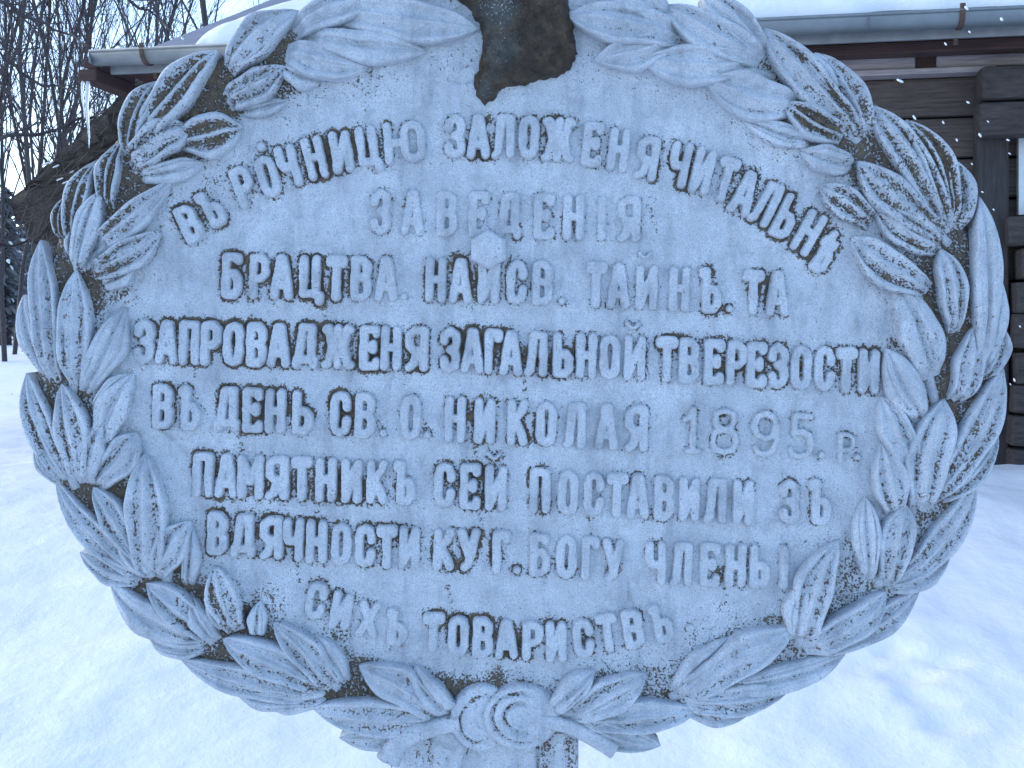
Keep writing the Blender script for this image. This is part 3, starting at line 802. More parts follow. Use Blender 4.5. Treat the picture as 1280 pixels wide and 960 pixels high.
# --- leaves: (base x, base y, tip x, tip y, width, bend, level, groove style)
SPRAYS = [
 # left side, top to bottom
 [(120, 308, 216, 226, 36, 6, 4, 0), (114, 340, 204, 290, 44, 8, 6, 0), (100, 340, 130, 237, 30, -3, 8, 1), (92, 322, 92, 286, 16, 0, 2, 1), (98, 312, 122, 200, 30, -14, 0, 2), (136, 262, 155, 175, 30, -8, 2, 2), (78, 300, 84, 245, 20, -4, -2, 2), (128, 358, 172, 332, 24, 4, 2, 1)],
 [(70, 478, 52, 300, 36, -3, 4, 0), (98, 482, 98, 337, 42, 0, 8, 0), (106, 490, 158, 384, 42, 6, 5, 1), (64, 474, 29, 368, 30, -7, -3, 1)],
 [(90, 604, 34, 466, 40, -8, 2, 0), (101, 604, 79, 479, 44, 7, 7, 0), (86, 606, 46, 546, 30, -6, -4, 1), (120, 606, 173, 540, 46, 5, 4, 0), (112, 604, 132, 522, 34, -3, 7, 1), (128, 560, 168, 466, 42, -5, 3, 1), (118, 514, 164, 466, 20, -3, 1, 1)],
 [(192, 720, 183, 566, 54, 0, 8, 0), (198, 722, 240, 650, 44, -5, 4, 0), (236, 735, 240, 655, 24, 3, 1, 1), (172, 694, 118, 608, 36, 4, 5, 0), (188, 722, 70, 600, 38, -12, 1, 0), (182, 724, 99, 690, 36, -6, -3, 0), (192, 722, 148, 668, 22, -3, 3, 1)],
 [(264, 798, 184, 728, 42, 6, 6, 0), (250, 800, 138, 728, 44, -11, 1, 1), (273, 800, 242, 746, 26, -4, 6, 1), (296, 788, 271, 706, 42, 0, 8, 0), (322, 796, 326, 750, 26, 0, 2, 1), (262, 806, 186, 798, 30, -7, -3, 1), (286, 786, 262, 745, 20, -3, 4, 1)],
 [(405, 860, 279, 797, 44, 5, 6, 0), (418, 858, 343, 776, 42, 6, 7, 0), (434, 852, 394, 793, 28, 4, 4, 1), (405, 866, 226, 824, 40, -8, 1, 0), (405, 870, 290, 862, 30, -8, -3, 1), (414, 868, 325, 876, 28, -6, -4, 1)],
 [(552, 892, 449, 830, 46, 6, 6, 0), (566, 888, 519, 830, 40, -7, 7, 1), (552, 896, 391, 884, 48, -4, 3, 0), (552, 900, 424, 922, 40, -7, -1, 0)],
 # right side, bottom to top
 [(688, 888, 743, 836, 34, -3, 7, 1), (712, 893, 807, 840, 46, 2, 6, 0), (718, 897, 872, 886, 42, 2, 2, 0), (716, 898, 826, 932, 36, 3, -2, 0)],
 [(840, 866, 911, 796, 34, -3, 4, 1), (846, 868, 992, 783, 50, -4, 7, 0), (848, 874, 990, 858, 40, 6, 2, 0), (846, 876, 942, 888, 40, 7, -2, 0), (905, 858, 1056, 818, 38, 8, 0, 1)],
 [(992, 800, 1006, 722, 38, -3, 4, 1), (1002, 802, 1046, 674, 48, -12, 7, 0), (1002, 808, 1107, 738, 46, 9, 6, 0), (1010, 814, 1150, 737, 38, 10, -1, 0)],
 [(1084, 724, 1080, 620, 34, -2, 5, 1), (1106, 732, 1130, 629, 44, -3, 7, 0), (1106, 734, 1188, 680, 38, 9, 0, 0), (1130, 722, 1218, 602, 42, 8, 2, 0)],
 [(1116, 645, 1100, 553, 44, 2, 5, 0), (1147, 638, 1178, 498, 56, -6, 8, 0), (1160, 626, 1252, 458, 46, 10, 4, 0), (1166, 626, 1247, 538, 36, 9, -1, 0), (1140, 582, 1100, 495, 42, -3, 5, 0)],
 [(1150, 525, 1106, 435, 46, -3, 7, 1), (1162, 472, 1118, 358, 58, 6, 6, 1), (1192, 502, 1214, 410, 40, 6, 3, 0), (1222, 462, 1222, 246, 36, 8, 6, 1), (1226, 466, 1243, 335, 28, 7, 2, 1), (1222, 474, 1247, 400, 32, 9, -1, 0), (1192, 416, 1174, 311, 38, 4, 5, 0)],
 [(1182, 296, 1070, 202, 50, -9, 6, 0), (1176, 310, 1090, 258, 46, -7, 4, 0), (1184, 292, 1085, 131, 44, 7, 4, 0), (1184, 288, 1132, 150, 44, 14, 3, 2), (1190, 292, 1179, 192, 40, 14, -1, 1), (1158, 364, 1062, 297, 50, -6, 7, 0), (1092, 282, 1024, 232, 42, 0, 3, 0)],
 [(1052, 172, 978, 130, 42, -5, 6, 2), (1070, 168, 953, 36, 48, -4, 7, 0), (1082, 176, 1018, 66, 44, 10, 1, 0), (1066, 206, 998, 188, 38, -5, 4, 1), (1016, 176, 928, 150, 34, -5, 1, 1), (1046, 120, 1000, 66, 30, 0, 3, 1)],
 [(992, 134, 880, 100, 58, -6, 6, 0), (938, 78, 800, 76, 54, -8, 5, 0), (952, 74, 828, 8, 52, -6, 6, 0), (958, 72, 878, -6, 42, 4, 2, 0)],
 [(850, 52, 742, 76, 46, -3, 4, 0), (850, 46, 708, 20, 56, 0, 7, 0), (838, 30, 736, -34, 48, 4, 3, 1)],
 # top left
 [(182, 168, 273, 64, 52, -4, 7, 2), (224, 176, 306, 160, 56, 3, 3, 2), (163, 206, 240, 160, 52, -5, 6, 0), (165, 200, 200, 101, 36, -13, 2, 2), (172, 222, 256, 204, 30, 3, 0, 1)],
 [(284, 128, 358, 84, 46, 4, 5, 0), (286, 88, 374, 14, 50, -7, 6, 0), (300, 140, 362, 126, 22, 4, 1, 1)],
 [(358, 66, 462, 84, 50, 4, 5, 0), (386, 48, 533, 66, 44, 3, 6, 1), (432, 18, 598, 38, 56, 2, 7, 0), (366, 40, 486, -6, 46, -6, 3, 0), (352, 84, 402, 104, 34, 3, 1, 1), (440, -12, 560, -30, 46, -4, 4, 0)],
]
def leaf_outline_w(u, um, pw, wb):
    lo = wb + (1 - wb) * np.sin(np.pi / 2 * np.clip(u / um, 0, 1)) ** 1.1
    hi = np.clip(1 - np.clip((u - um) / (1 - um), 0, 1) ** pw, 0, 1) ** .85
    return np.where(u < um, lo, hi)

def make_leaf(parent, spec, rnd):
    bx, by, tx, ty, w, bend, lvl, style = spec
    nu, nv = 44, 41
    L = math.hypot(tx - bx, ty - by)
    ax, ay = (tx - bx) / L, (ty - by) / L; nx, ny = -ay, ax
    u = np.linspace(0, 1, nu)[:, None]; v = np.linspace(-1, 1, nv)[None, :]
    v = np.sign(v) * np.abs(v) ** 0.85
    ph1, ph2, ph3 = rnd.uniform(0, 9), rnd.uniform(0, 9), rnd.uniform(0, 9)
    prof = leaf_outline_w(u, rnd.uniform(.5, .62), rnd.uniform(1.45, 1.95), rnd.uniform(.45, .6))
    # uneven hand-cut edge
    wl = 1 + 0.07 * np.sin(u * 7 + ph1) + 0.05 * np.sin(u * 13 + ph2); wr = 1 + 0.07 * np.sin(u * 6 + ph2) + 0.05 * np.sin(u * 12 + ph3)
    half = np.where(v < 0, wl, wr) * prof * w * 0.5
    sp = bend * 4 * u * (1 - u)
    X = bx + ax * L * u + nx * (sp + v * half); Y = by + ay * L * u + ny * (sp + v * half)
    av = np.abs(v)
    w = w * 1.12; H = 6.5 + 0.085 * w
    edge = np.clip(1 - av ** 9, 0, 1) ** .5
    fade = np.sin(np.pi * np.clip(u * 0.94 + .03, 0, 1)) ** 0.5
    vx = v + 0.07 * np.sin(u * 5 + ph1); rib = np.exp(-(vx / .11) ** 2)
    rim = np.exp(-((av - .84) / .17) ** 2)
    d1 = rnd.uniform(.6, 1.25); tilt = rnd.uniform(-.30, .30)
    sid = np.where(vx < 0, d1, 1.9 - d1)
    if style == 0:      # raised margins and midrib, two shallow hollows
        dep = np.exp(-((np.abs(vx) - .42) / .22) ** 2) * sid * fade
        h = edge * H * .78 - dep * H * .48 + rib * .30 * H * fade + rim * .16 * H
        gro = dep * .62
    elif style == 1:    # smooth blade, one creased vein
        dep = np.exp(-((vx + .05) / .12) ** 2) * fade
        h = edge * H * (.70 + .26 * np.exp(-((av - .45) / .28) ** 2)) - dep * H * .42 + rim * .08 * H
        gro = dep * .5
    else:               # deeply cupped, thick rim and a rib
        dep = np.clip(1 - (av / .74) ** 4, 0, 1) * fade
        h = edge * H * 1.1 - dep * H * .75 + rib * .5 * H * fade
        gro = np.clip(dep - 1.1 * rib, 0, 1) * 1.25
    lines = 0
    for vc in rnd.sample([-.66, -.5, -.2, .2, .5, .66], 2):
        vv = vc * (0.9 + .1 * np.sin(u * 4 + ph2)) + .05 * np.sin(u * 6 + vc * 9)
        seg = sstep(rnd.uniform(0, .15), .3, u) * sstep(1.0, rnd.uniform(.6, .85), u)
        lines = lines + np.exp(-((v - vv) / .06) ** 2) * seg * rnd.uniform(.4, 1)
    h = h - lines * 3.0; gro = gro + lines * .36
    h = h + tilt * v * H
    vein = 0.03 * H * np.sin((v * 5.5 + 0.9 * np.sin(ph2)) * np.pi + ph3) * edge * fade
    lift = (1 + 4 * np.sin(np.pi * u ** 0.9) ** 0.8 + rnd.uniform(-2, 3) * u) * (0.35 + 0.65 * prof)
    Z = lvl + lift + (h + vein) * (0.25 + 0.75 * np.clip(prof * 1.25, 0, 1))
    nz = (fbm(X * .06, Y * .06, 31) - .5) * 3.0 + (fbm(X * .2, Y * .2, 33) - .5) * 1.6
    Z = Z + nz * edge
    Z = Z * (1 - .35 * sstep(.86, 1.0, u)) - 11 * (1 - sstep(0.0, .16, u))
    # skirts run down behind the leaf
    Xs = np.concatenate([X[:, :1] + 0, X, X[:, -1:] + 0], 1); Ys = np.concatenate([Y[:, :1], Y, Y[:, -1:]], 1)
    cx = bx + ax * L * u + nx * sp; cy = by + ay * L * u + ny * sp
    Xs[:, :1] += (cx - X[:, :1]) * .12; Xs[:, -1:] += (cx - X[:, -1:]) * .12
    Ys[:, :1] += (cy - Y[:, :1]) * .12; Ys[:, -1:] += (cy - Y[:, -1:]) * .12
    Zs = np.concatenate([np.full((nu, 1), -34.0), Z, np.full((nu, 1), -34.0)], 1)
    dk = rnd.uniform(-.10, .08)
    region = 0.0
    mx, my = (bx + tx) / 2, (by + ty) / 2
    if mx < 330 and my < 330: region = .08
    if mx > 1000 and my < 330: region = .13
    if 380 < mx < 960 and my < 140: region = -.25
    if my > 820 and mx > 560: region = -.12
    if mx > 1050 and my > 480: region = -.05
    dirt_shade = np.clip(0.07 + 0.58 * gro + 0.16 * (av > .93) + 0.25 * (1 - u) ** 3 + dk + region, 0, 1) * np.ones_like(Z)
    dirt_shade = np.concatenate([np.full((nu, 1), .62), dirt_shade, np.full((nu, 1), .62)], 1)  # leaf sides: grime colour that also paints a shaded contour
    n, m = Xs.shape
    idx = np.arange(n * m).reshape(n, m)
    f = np.stack([idx[:-1, :-1], idx[1:, :-1], idx[1:, 1:], idx[:-1, 1:]], -1).reshape(-1, 4)
    if True:
        P = Wn(Xs, Ys, Zs).reshape(-1, 3)
        a, b, c = P[f[len(f) // 2][0]], P[f[len(f) // 2][1]], P[f[len(f) // 2][2]]
        if np.cross(b - a, c - b)[1] > 0: f = f[:, ::-1]
    return mesh_obj('leaf', P.tolist(), f.tolist(), M_PAINT, parent, True, dirt_shade.ravel())

# --- plaque disc, with a map of grime and painted outline shade in the face
RX, RY, PX, PY, NE = 600, 468, 643, 455, 2.2
def disc_sdf(X, Y):
    q = (np.abs((X - PX) / RX) ** NE + np.abs((Y - PY) / RY) ** NE) ** (1 / NE)
    wob = 5 * (fbm(X * .012, Y * .012, 77) - .5)
    return (q - 1) * 500 + wob

LETTERS = [l for _, ls in WORDS for l in ls]
BLOBS = [(245, 262, 45, .9), (300, 225, 40, .7), (350, 205, 45, .8), (400, 190, 40, .95), (465, 190, 30, .6), (600, 190, 18, .6), (700, 150, 30, .6), (860, 215, 40, .7), (935, 240, 45, .85), (985, 270, 45, .95), (1030, 305, 40, .95),
 (290, 335, 35, .8), (330, 350, 30, .8), (390, 355, 35, 1.), (425, 350, 25, .8), (455, 345, 18, .8), (545, 340, 16, .8), (575, 325, 16, 1.), (590, 355, 22, .9), (895, 340, 22, .8), (955, 360, 22, .8), (885, 385, 10, .6),
 (190, 405, 40, .6), (240, 410, 40, .9), (300, 415, 50, 1.), (350, 430, 40, .9), (400, 420, 40, 1.05), (465, 440, 35, 1.), (510, 450, 22, .7), (590, 415, 28, 1.05), (620, 430, 30, 1.1), (655, 445, 22, 1.1), (690, 460, 18, .7), (715, 440, 14, .8), (845, 420, 30, .6), (900, 425, 40, .8), (960, 440, 40, .85), (1000, 450, 22, .7), (1050, 460, 35, .85), (1085, 440, 25, .9), (1105, 460, 15, .8),
 (205, 490, 22, .8), (230, 510, 25, .6), (275, 490, 35, .85), (320, 505, 35, 1.), (345, 490, 20, .8), (375, 515, 30, .8), (420, 495, 20, .9), (440, 520, 22, .9), (485, 525, 20, .6), (535, 535, 12, .8), (590, 520, 24, 1.), (610, 500, 20, .8), (660, 535, 20, .7), (905, 570, 16, .8), (905, 520, 10, .5), (955, 525, 10, .4), (1000, 520, 12, .5),
 (255, 575, 22, .9), (285, 590, 30, .95), (325, 600, 30, .9), (370, 600, 25, .8), (395, 610, 35, 1.), (430, 610, 25, 1.05), (455, 610, 22, .95), (490, 610, 22, .6), (555, 590, 25, .7), (600, 590, 25, 1.05), (605, 620, 18, 1.05), (590, 570, 22, .6), (675, 585, 20, .6), (745, 620, 16, .3), (800, 600, 14, .4), (1020, 640, 14, .8), (985, 605, 10, .4),
 (275, 640, 22, .95), (280, 670, 25, .9), (310, 665, 25, 1.), (340, 655, 30, 1.), (385, 665, 35, 1.05), (420, 660, 25, .8), (465, 665, 25, .8), (500, 665, 25, .7), (540, 690, 18, .5), (570, 700, 22, .8), (600, 670, 18, .8), (615, 695, 15, .7), (645, 710, 12, .7), (765, 712, 12, .9), (898, 718, 12, 1.05), (820, 680, 10, .5), (675, 660, 14, .4),
 (395, 725, 25, .8), (420, 740, 20, .6), (460, 755, 14, .5), (545, 768, 22, .7), (580, 775, 26, 1.), (610, 780, 22, .9), (645, 800, 22, .9), (690, 770, 22, .9), (730, 785, 20, .5), (800, 765, 14, .5), (715, 805, 15, .4)]
FREE = [(608, 150, 9, .8), (606, 172, 8, .75), (611, 186, 6, .9), (405, 378, 16, .55), (590, 580, 14, .5), (815, 255, 16, .28), (700, 255, 6, .2), (480, 840, 60, .25), (460, 828, 14, .7), (620, 850, 22, .75), (585, 865, 20, .85), (575, 885, 16, .9), (655, 856, 18, .7), (570, 320, 10, .8), (586, 318, 9, .6), (600, 340, 8, .55), (622, 341, 8, .5), (636, 320, 6, .45), (1045, 470, 20, .3), (240, 660, 30, .3), (265, 700, 30, .35), (330, 760, 45, .4), (425, 795, 30, .55), (330, 175, 25, .25), (270, 225, 40, .4), (165, 460, 16, .35), (150, 365, 25, .6), (1040, 245, 30, .35), (1125, 400, 12, .3), (1120, 430, 14, .7), (1110, 520, 10, .3), (1065, 680, 14, .5), (1000, 790, 30, .5), (930, 800, 24, .45), (870, 800, 25, .35), (815, 850, 22, .5), (835, 865, 14, .8), (700, 890, 8, .7)] + [(x + 1.5 * k, y + 9 * k, 5, .62 - .05 * k) for x, y in ((610, 556), (594, 566), (405, 385), (240, 442), (655, 478), (452, 440), (300, 545), (395, 640), (600, 640), (735, 640), (815, 262), (372, 708), (560, 735), (905, 735)) for k in range(4)]
def plaque():
    X, Y, F4, bd = iso_mesh(disc_sdf, 20, 1270, -40, 945, 2.3)
    D = np.full(X.shape, 40.0)
    for l in LETTERS:
        pl = glyph_px(*l); g, cx, cy, rot, h, w, t = l
        m = (np.abs(X - cx) < 60) & (np.abs(Y - cy) < 60)
        D[m] = np.minimum(D[m], seg_dist(X[m], Y[m], pl) - t / 2)
    bl = np.zeros(X.shape)
    for (a, b, r, s) in BLOBS:
        e = np.exp(-(((X - a) ** 2 + (Y - b) ** 2) / r ** 2)); bl = np.maximum(bl, s * e ** .8)
    dirt_shade = bl * np.exp(-(np.clip(D, 0, 99) / 7.5) ** 2) * 0.78 + np.clip(0.20 + 1.5 * (fbm(X * .028, Y * .028, 57) - .45), 0.06, .62) * np.exp(-(np.clip(D, 0, 99) / 3.2) ** 2)  # grime patches by the letters, plus outline shade painted round every letter
    for (a, b, r, s) in FREE:
        dirt_shade = np.maximum(dirt_shade, s * np.exp(-(((X - a) ** 2 + (Y - b) ** 2) / r ** 2)))
    q = np.sqrt(((X - 640) / 508) ** 2 + ((Y - 455) / 386) ** 2)
    top = sstep(170, 60, Y) * sstep(330, 480, X) * sstep(1000, 880, X)
    dirt_shade = np.maximum(dirt_shade, sstep(.965, 1.06, q + .10 * (fbm(X * .02, Y * .02, 55) - .5)) * (0.76 - .56 * top - .26 * sstep(560, 700, X) * sstep(560, 700, Y)))
    dirt_shade = np.maximum(dirt_shade, 0.24 * sstep(.84, 1.0, q))
    e = np.clip(-disc_sdf(X, Y) / 14, 0, 1)
    Z = -14 * (1 - np.sqrt(np.clip(1 - (1 - e) ** 2, 0, 1)))
    Z += (fbm(X * .012, Y * .012, 91) - .5) * 4 + (fbm(X * .06, Y * .06, 92) - .5) * 2.2 + (fbm(X * .2, Y * .2, 93) - .5) * 1.0
    Z -= 1.2 * np.clip(dirt_shade - .5, 0, 1) * 2
    # damaged hollow round the broken stub
    Z -= 5 * np.exp(-(((X - 655) / 75) ** 2 + ((Y - 50) / 60) ** 2))
    # thin cracks
    for (x0, y0, x1, y1) in ((200, 536, 235, 568), (784, 727, 786, 750), (486, 8, 486, 45), (570, 103, 592, 100)):
        dd = seg_dist(X, Y, [[(x0, y0), ((x0 + x1) / 2 + 2, (y0 + y1) / 2 - 1), (x1, y1)]])
        Z -= 3 * np.exp(-(dd / 2.0) ** 2)
    vs_ = Wn(X, Y, Z); n = len(X)
    # rim: extrude the outline back
    edges = {}
    for f in F4:
        for a, b in zip(f, np.roll(f, -1)):
            k = (min(a, b), max(a, b)); edges[k] = None if k in edges else (a, b)
    be = [e_ for e_ in edges.values() if e_ is not None]
    ring = sorted({i for e_ in be for i in e_}); mp = {o: n + i for i, o in enumerate(ring)}
    back = vs_[ring].copy(); back[:, 1] = 0.075
    fs = F4.tolist() + [(b, a, mp[a], mp[b]) for a, b in be]
    # order the back outline for a closing face
    ang = np.arctan2(back[:, 2] - (CZ + (HZ - PY) * K), back[:, 0] - (PX - 640) * K)
    fs.append([n + int(i) for i in np.argsort(ang)])
    allv = np.concatenate([vs_, back])
    dd = np.concatenate([dirt_shade, np.full(len(ring), .5)])
    o = mesh_obj('plaque', allv.tolist(), fs, M_PAINT, mon, True, dd)
    return o
plaque()

# --- raised lettering: one mesh per word
for txt, ls in WORDS:
    V, Fc, A = [], [], []; n0 = 0
    for l in ls:
        g, cx, cy, rot, h, w, t = l; pl = glyph_px(*l)
        sd = random.randint(0, 9999)
        def sdf(x, y, pl=pl, t=t, sd=sd):
            return seg_dist(x, y, pl) - t / 2 + 2.6 * (fbm(x * .075, y * .075, sd) - .5)
        xs_ = [p[0] for q in pl for p in q]; ys_ = [p[1] for q in pl for p in q]
        X, Y, F4, bd = iso_mesh(sdf, min(xs_) - 9, max(xs_) + 9, min(ys_) - 9, max(ys_) + 9, 1.25)
        e = np.clip(-sdf(X, Y) / 2.5, 0, 1)
        hh = 7.4
        if txt == 'ЗАВЕДЕНІЯ': hh = 5.4
        if txt.startswith('1895') or txt.startswith('р'): hh = 6.6
        hh = hh * np.clip(.5 + 1.0 * fbm(X * .018, Y * .018, 43), .55, 1.12)
        Z = -2.2 + (hh + 2.2) * np.sqrt(np.clip(1 - (1 - e) ** 2, 0, 1)) + (fbm(X * .09, Y * .09, 41) - .5) * 2.4
        Z[bd] = -3
        V.append(Wn(X, Y, Z)); Fc.append(F4 + n0); n0 += len(X)
        A.append(np.clip(.04 + .40 * (1 - e) ** 1.5, 0, 1))  # letter sides coloured darker to paint in their edge shade
    o = mesh_obj('lettering', np.concatenate(V).tolist(), np.concatenate(Fc).tolist(), M_PAINT, mon, True, np.concatenate(A))
    o['label'] = 'raised lettering reading ' + txt

# --- wreath sprays
rnd = random.Random(42)
for sp in SPRAYS:
    bx = sum(l[0] for l in sp[:3]) / len(sp[:3]); by = sum(l[1] for l in sp[:3]) / len(sp[:3])
    tx = sum(l[2] for l in sp[:3]) / len(sp[:3]); ty = sum(l[3] for l in sp[:3]) / len(sp[:3])
    L = math.hypot(tx - bx, ty - by); ax, ay = (tx - bx) / L, (ty - by) / L
    mb = MB()
    pts = [Vector(W(bx + ax * t * L, by + ay * t * L, -3 + 5 * t)) for t in (-.06, .1, .3, .5)]
    mb.tube(pts, [.007, .007, .006, .003], 8)
    st = mb.build('leaf_spray', M_PAINT, mon, smooth=True)
    for l in sp: make_leaf(st, l, rnd)

# --- hexagonal bolt head
def bolt():
    mb = MB(); c = (611, 313); r = 24.5
    ring = []
    for (k_, h) in ((1.0, -2), (1.0, 19), (.92, 22.5), (.6, 23.5), (.25, 24)):
        ring.append([W(c[0] + r * k_ * math.sin(math.pi * i / 3 + .0), c[1] + r * k_ * math.cos(math.pi * i / 3 + .0), h) for i in range(6)])
    vs_ = [p for q in ring for p in q]; fs = []
    for a in range(len(ring) - 1):
        for i in range(6): fs.append((a * 6 + i, a * 6 + (i + 1) % 6, (a + 1) * 6 + (i + 1) % 6, (a + 1) * 6 + i))
    fs.append(tuple(range(24, 30)))
    mb.add(vs_, fs)
    o = mb.build('bolt_head', M_PAINT, mon, bevel=0.0015)
bolt()

# --- bare broken stub at the top
def stub():
    poly = [(556, -45), (566, 0), (585, 12), (599, 34), (601, 58), (597, 80), (590, 104), (593, 124), (606, 136), (619, 128), (629, 113), (655, 108), (682, 100), (714, 91), (723, 70), (720, 30), (712, 0), (716, -45)]
    P = np.array(poly + poly[:1], float)
    def sdf(x, y):
        d = seg_dist(x, y, [[tuple(p) for p in P]])
        ins = np.zeros(np.shape(x), bool)
        for (x0, y0), (x1, y1) in zip(P[:-1], P[1:]):
            c = ((y0 > y) != (y1 > y)) & (x < (x1 - x0) * (y - y0) / (y1 - y0 + 1e-9) + x0); ins ^= c
        return np.where(ins, -d, d) + 9 * (fbm(x * .06, y * .06, 61) - .5) + 5 * (fbm(x * .2, y * .2, 62) - .5)
    X, Y, F4, bd = iso_mesh(sdf, 545, 735, -50, 145, 2.2)
    e = np.clip(-sdf(X, Y) / 22, 0, 1)
    Z = -6 + 24 * np.sqrt(np.clip(1 - (1 - e) ** 2, 0, 1))
    Z += 10 * np.exp(-(((X - 632) / 26) ** 2 + ((Y - 62) / 32) ** 2)) + 14 * np.exp(-(((X - 640) / 40) ** 2 + ((Y + 12) / 26) ** 2)) - 7 * np.exp(-(((X - 606) / 10) ** 2 + ((Y - 60) / 60) ** 2))
    Z += (fbm(X * .04, Y * .04, 63) - .5) * 14 + (fbm(X * .12, Y * .12, 64) - .5) * 8
    Z[bd] = -10
    A = np.clip(.95 - .5 * np.exp(-(((X - 625) / 28) ** 2 + ((Y - 70) / 42) ** 2)) - .8 * np.exp(-(((X - 625) / 40) ** 2 + ((Y - 12) / 26) ** 2)) - .5 * np.exp(-(((X - 605) / 12) ** 2 + ((Y - 115) / 14) ** 2)), 0, 1)
    o = mesh_obj('broken_stub', Wn(X, Y, Z).tolist(), F4.tolist(), M_STUB, mon, True, A)
    o['label'] = 'bare brown broken stone stub where an ornament once stood'
stub()

# --- ribbon knot at the bottom
# core of the knot
V, Fc, A = [], [], []
n1, n2 = 14, 40
for i in range(n1):
    k_ = i / (n1 - 1)
    for j in range(n2):
        b = 2 * math.pi * j / n2
        x = 640 + 66 * k_ * math.cos(b); y = 894 + 38 * k_ * math.sin(b)
        V.append(W(x, y, 17 * math.sqrt(max(0, 1 - k_ ** 2.2)) - 4 + 1.5 * (float(fbm(x * .06, y * .06, 72)) - .5))); A.append(.10 + .3 * k_ ** 4)
for i in range(n1 - 1):
    for j in range(n2): Fc.append((i * n2 + j, (i + 1) * n2 + j, (i + 1) * n2 + (j + 1) % n2, i * n2 + (j + 1) % n2))
knot = mesh_obj('ribbon_knot', V, Fc, M_PAINT, mon, True, A)
def coil(cx, cy, rx, ry, top, turns, hand, seed):
    def sdf(x, y):
        return (np.hypot((x - cx) / rx, (y - cy) / ry) - 1) * min(rx, ry) + 2.5 * (fbm(x * .05, y * .05, seed) - .5)
    X, Y, F4, bd = iso_mesh(sdf, cx - rx - 6, cx + rx + 6, cy - ry - 6, cy + ry + 6, 1.5)
    e = np.clip(-sdf(X, Y) / 9, 0, 1)
    th = np.arctan2((Y - cy) / ry, (X - cx) / rx) * hand; rr = np.hypot((X - cx) / rx, (Y - cy) / ry)
    op = sstep(.75, -.1, np.cos(th))
    groove = sum(np.exp(-((rr + .05 * np.sin(th * 2) - g) / .055) ** 2) for g in ((.42, .72) if turns > 2 else (.66,))) * op
    Z = -4 + (top + 4) * np.sqrt(np.clip(1 - (1 - e) ** 2, 0, 1)) * (.55 + .45 * sstep(1.0, -.6, (X - cx) / rx)) - 4.2 * groove + 1.2 * np.cos(rr * 20) * op + (fbm(X * .07, Y * .07, seed + 1) - .5) * 3
    Z[bd] = -14
    mesh_obj('ribbon_coil', Wn(X, Y, Z).tolist(), F4.tolist(), M_PAINT, knot, True, np.clip(.10 + .45 * groove + .3 * (1 - e) ** 3, 0, 1))
coil(603, 895, 42, 43, 13, 1.3, 1, 81)
coil(652, 893, 50, 42, 19, 2.1, -1, 85)
def tail(pts, w0, w1, h):
    nA, nB = 30, 16; V, Fc, A = [], [], []
    P = np.array(pts, float); t = np.linspace(0, 1, len(P)); tt = np.linspace(0, 1, nA)
    px_ = np.interp(tt, t, P[:, 0]); py_ = np.interp(tt, t, P[:, 1])
    for _ in range(4):
        px_[1:-1] = (px_[:-2] + px_[2:] + 2 * px_[1:-1]) / 4; py_[1:-1] = (py_[:-2] + py_[2:] + 2 * py_[1:-1]) / 4
    dx = np.gradient(px_); dy = np.gradient(py_); l = np.hypot(dx, dy); dx /= l; dy /= l
    for i in range(nA):
        w = w0 + (w1 - w0) * tt[i]
        for j in range(nB):
            b = 2 * math.pi * j / nB
            x = px_[i] - dy[i] * w * .5 * math.cos(b); y = py_[i] + dx[i] * w * .5 * math.cos(b)
            z = h + (w * .45 if math.sin(b) > 0 else 30) * math.sin(b) - 3 * tt[i] - (2.5 * math.exp(-(math.cos(b) / .3) ** 2) if math.sin(b) > 0 else 0)
            V.append(W(x, y, z)); A.append(.10 + .2 * (abs(math.cos(b)) > .8))
    for i in range(nA - 1):
        for j in range(nB): Fc.append((i * nB + j, i * nB + (j + 1) % nB, (i + 1) * nB + (j + 1) % nB, (i + 1) * nB + j))
    Fc.append(tuple(range(nB))); Fc.append(tuple(range((nA - 1) * nB, nA * nB))[::-1])
    mesh_obj('ribbon_tail', V, Fc, M_PAINT, mon, True, A)
tail([(575, 900), (545, 905), (515, 914), (495, 928), (486, 948)], 20, 32, 8)
tail([(668, 896), (700, 902), (730, 914), (755, 928), (768, 936)], 17, 23, 7)

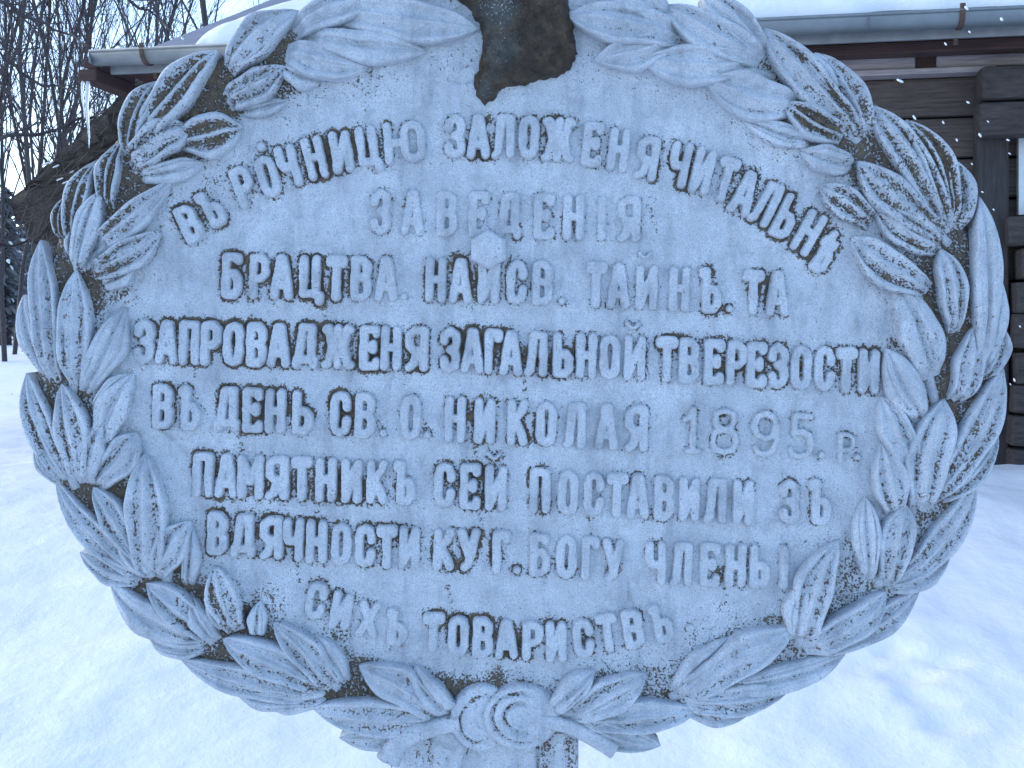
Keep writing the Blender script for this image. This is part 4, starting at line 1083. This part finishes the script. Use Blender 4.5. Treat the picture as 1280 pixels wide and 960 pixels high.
# --- fluted shaft under the medallion, down to a stepped foot in the snow
def shaft():
    x0, x1, y0 = 487, 724, 900; y1 = 400 + (CZ - 0.16) / K
    nx = 160; ny = 60
    xs_ = np.linspace(x0, x1, nx); ys_ = np.concatenate([np.linspace(y0, 1000, 30), np.linspace(1010, y1, ny - 30)])
    X, Y = np.meshgrid(xs_, ys_)
    Z = np.full(X.shape, -8.0)
    A = np.full(X.shape, .05)
    for gx, gw, dp in ((525, 9, 7), (537, 4, 4), (672, 3, 7), (684, 8, 7), (712, 6, 4)):
        e = np.exp(-((X - gx - 2 * (fbm(Y * .03, X * 0, 7) - .5)) / gw) ** 2); Z -= dp * e; A += .28 * e
    # carved leaf strokes between the flutes
    for (a, b, c, d) in ((540, 927, 566, 938), (590, 930, 576, 962), (560, 950, 548, 990)):
        dd = seg_dist(X, Y, [[(a, b), (c, d)]]); Z -= 5 * np.exp(-(dd / 3.5) ** 2); A += .25 * np.exp(-(dd / 3) ** 2)
    ex = np.minimum(X - x0, x1 - X); Z -= 8 * (1 - sstep(0, 8, ex)) 
    A += .22 * sstep(.5, .62, fbm(X * .025, Y * .012, 15)) + .25 * (1 - sstep(0, 6, ex))
    Z += (fbm(X * .05, Y * .05, 16) - .5) * 3
    P = Wn(X, Y, Z)
    idx = np.arange(X.size).reshape(X.shape); n = X.size
    f = np.stack([idx[:-1, :-1], idx[1:, :-1], idx[1:, 1:], idx[:-1, 1:]], -1).reshape(-1, 4).tolist()
    P = P.reshape(-1, 3); extra = []
    L, Rr = idx[:, 0], idx[:, -1]
    for col, sgn in ((L, 1), (Rr, -1)):
        b = n + len(extra)
        for i in col: extra.append((P[i][0], 0.15, P[i][2]))
        for k in range(len(col) - 1):
            q = (col[k], b + k, b + k + 1, col[k + 1]); f.append(q if sgn > 0 else q[::-1])
    b1, b2 = n, n + len(L)
    for k in range(len(L) - 1): f.append((b1 + k, b2 + k, b2 + k + 1, b1 + k + 1))
    o = mesh_obj('shaft', np.concatenate([P, np.array(extra)]).tolist(), f, M_PAINT, mon, True, np.concatenate([A.ravel(), np.full(len(extra), .3)]))
shaft()
mb = MB(); mb.box((-0.0345, 0.07, 0.085), (.24, 0, 0), (0, .19, 0), (0, 0, .085)); mb.box((-0.0345, 0.07, -0.02), (.34, 0, 0), (0, .28, 0), (0, 0, .07))
mb.build('stepped_foot', M_PAINT, mon, bevel=.012)
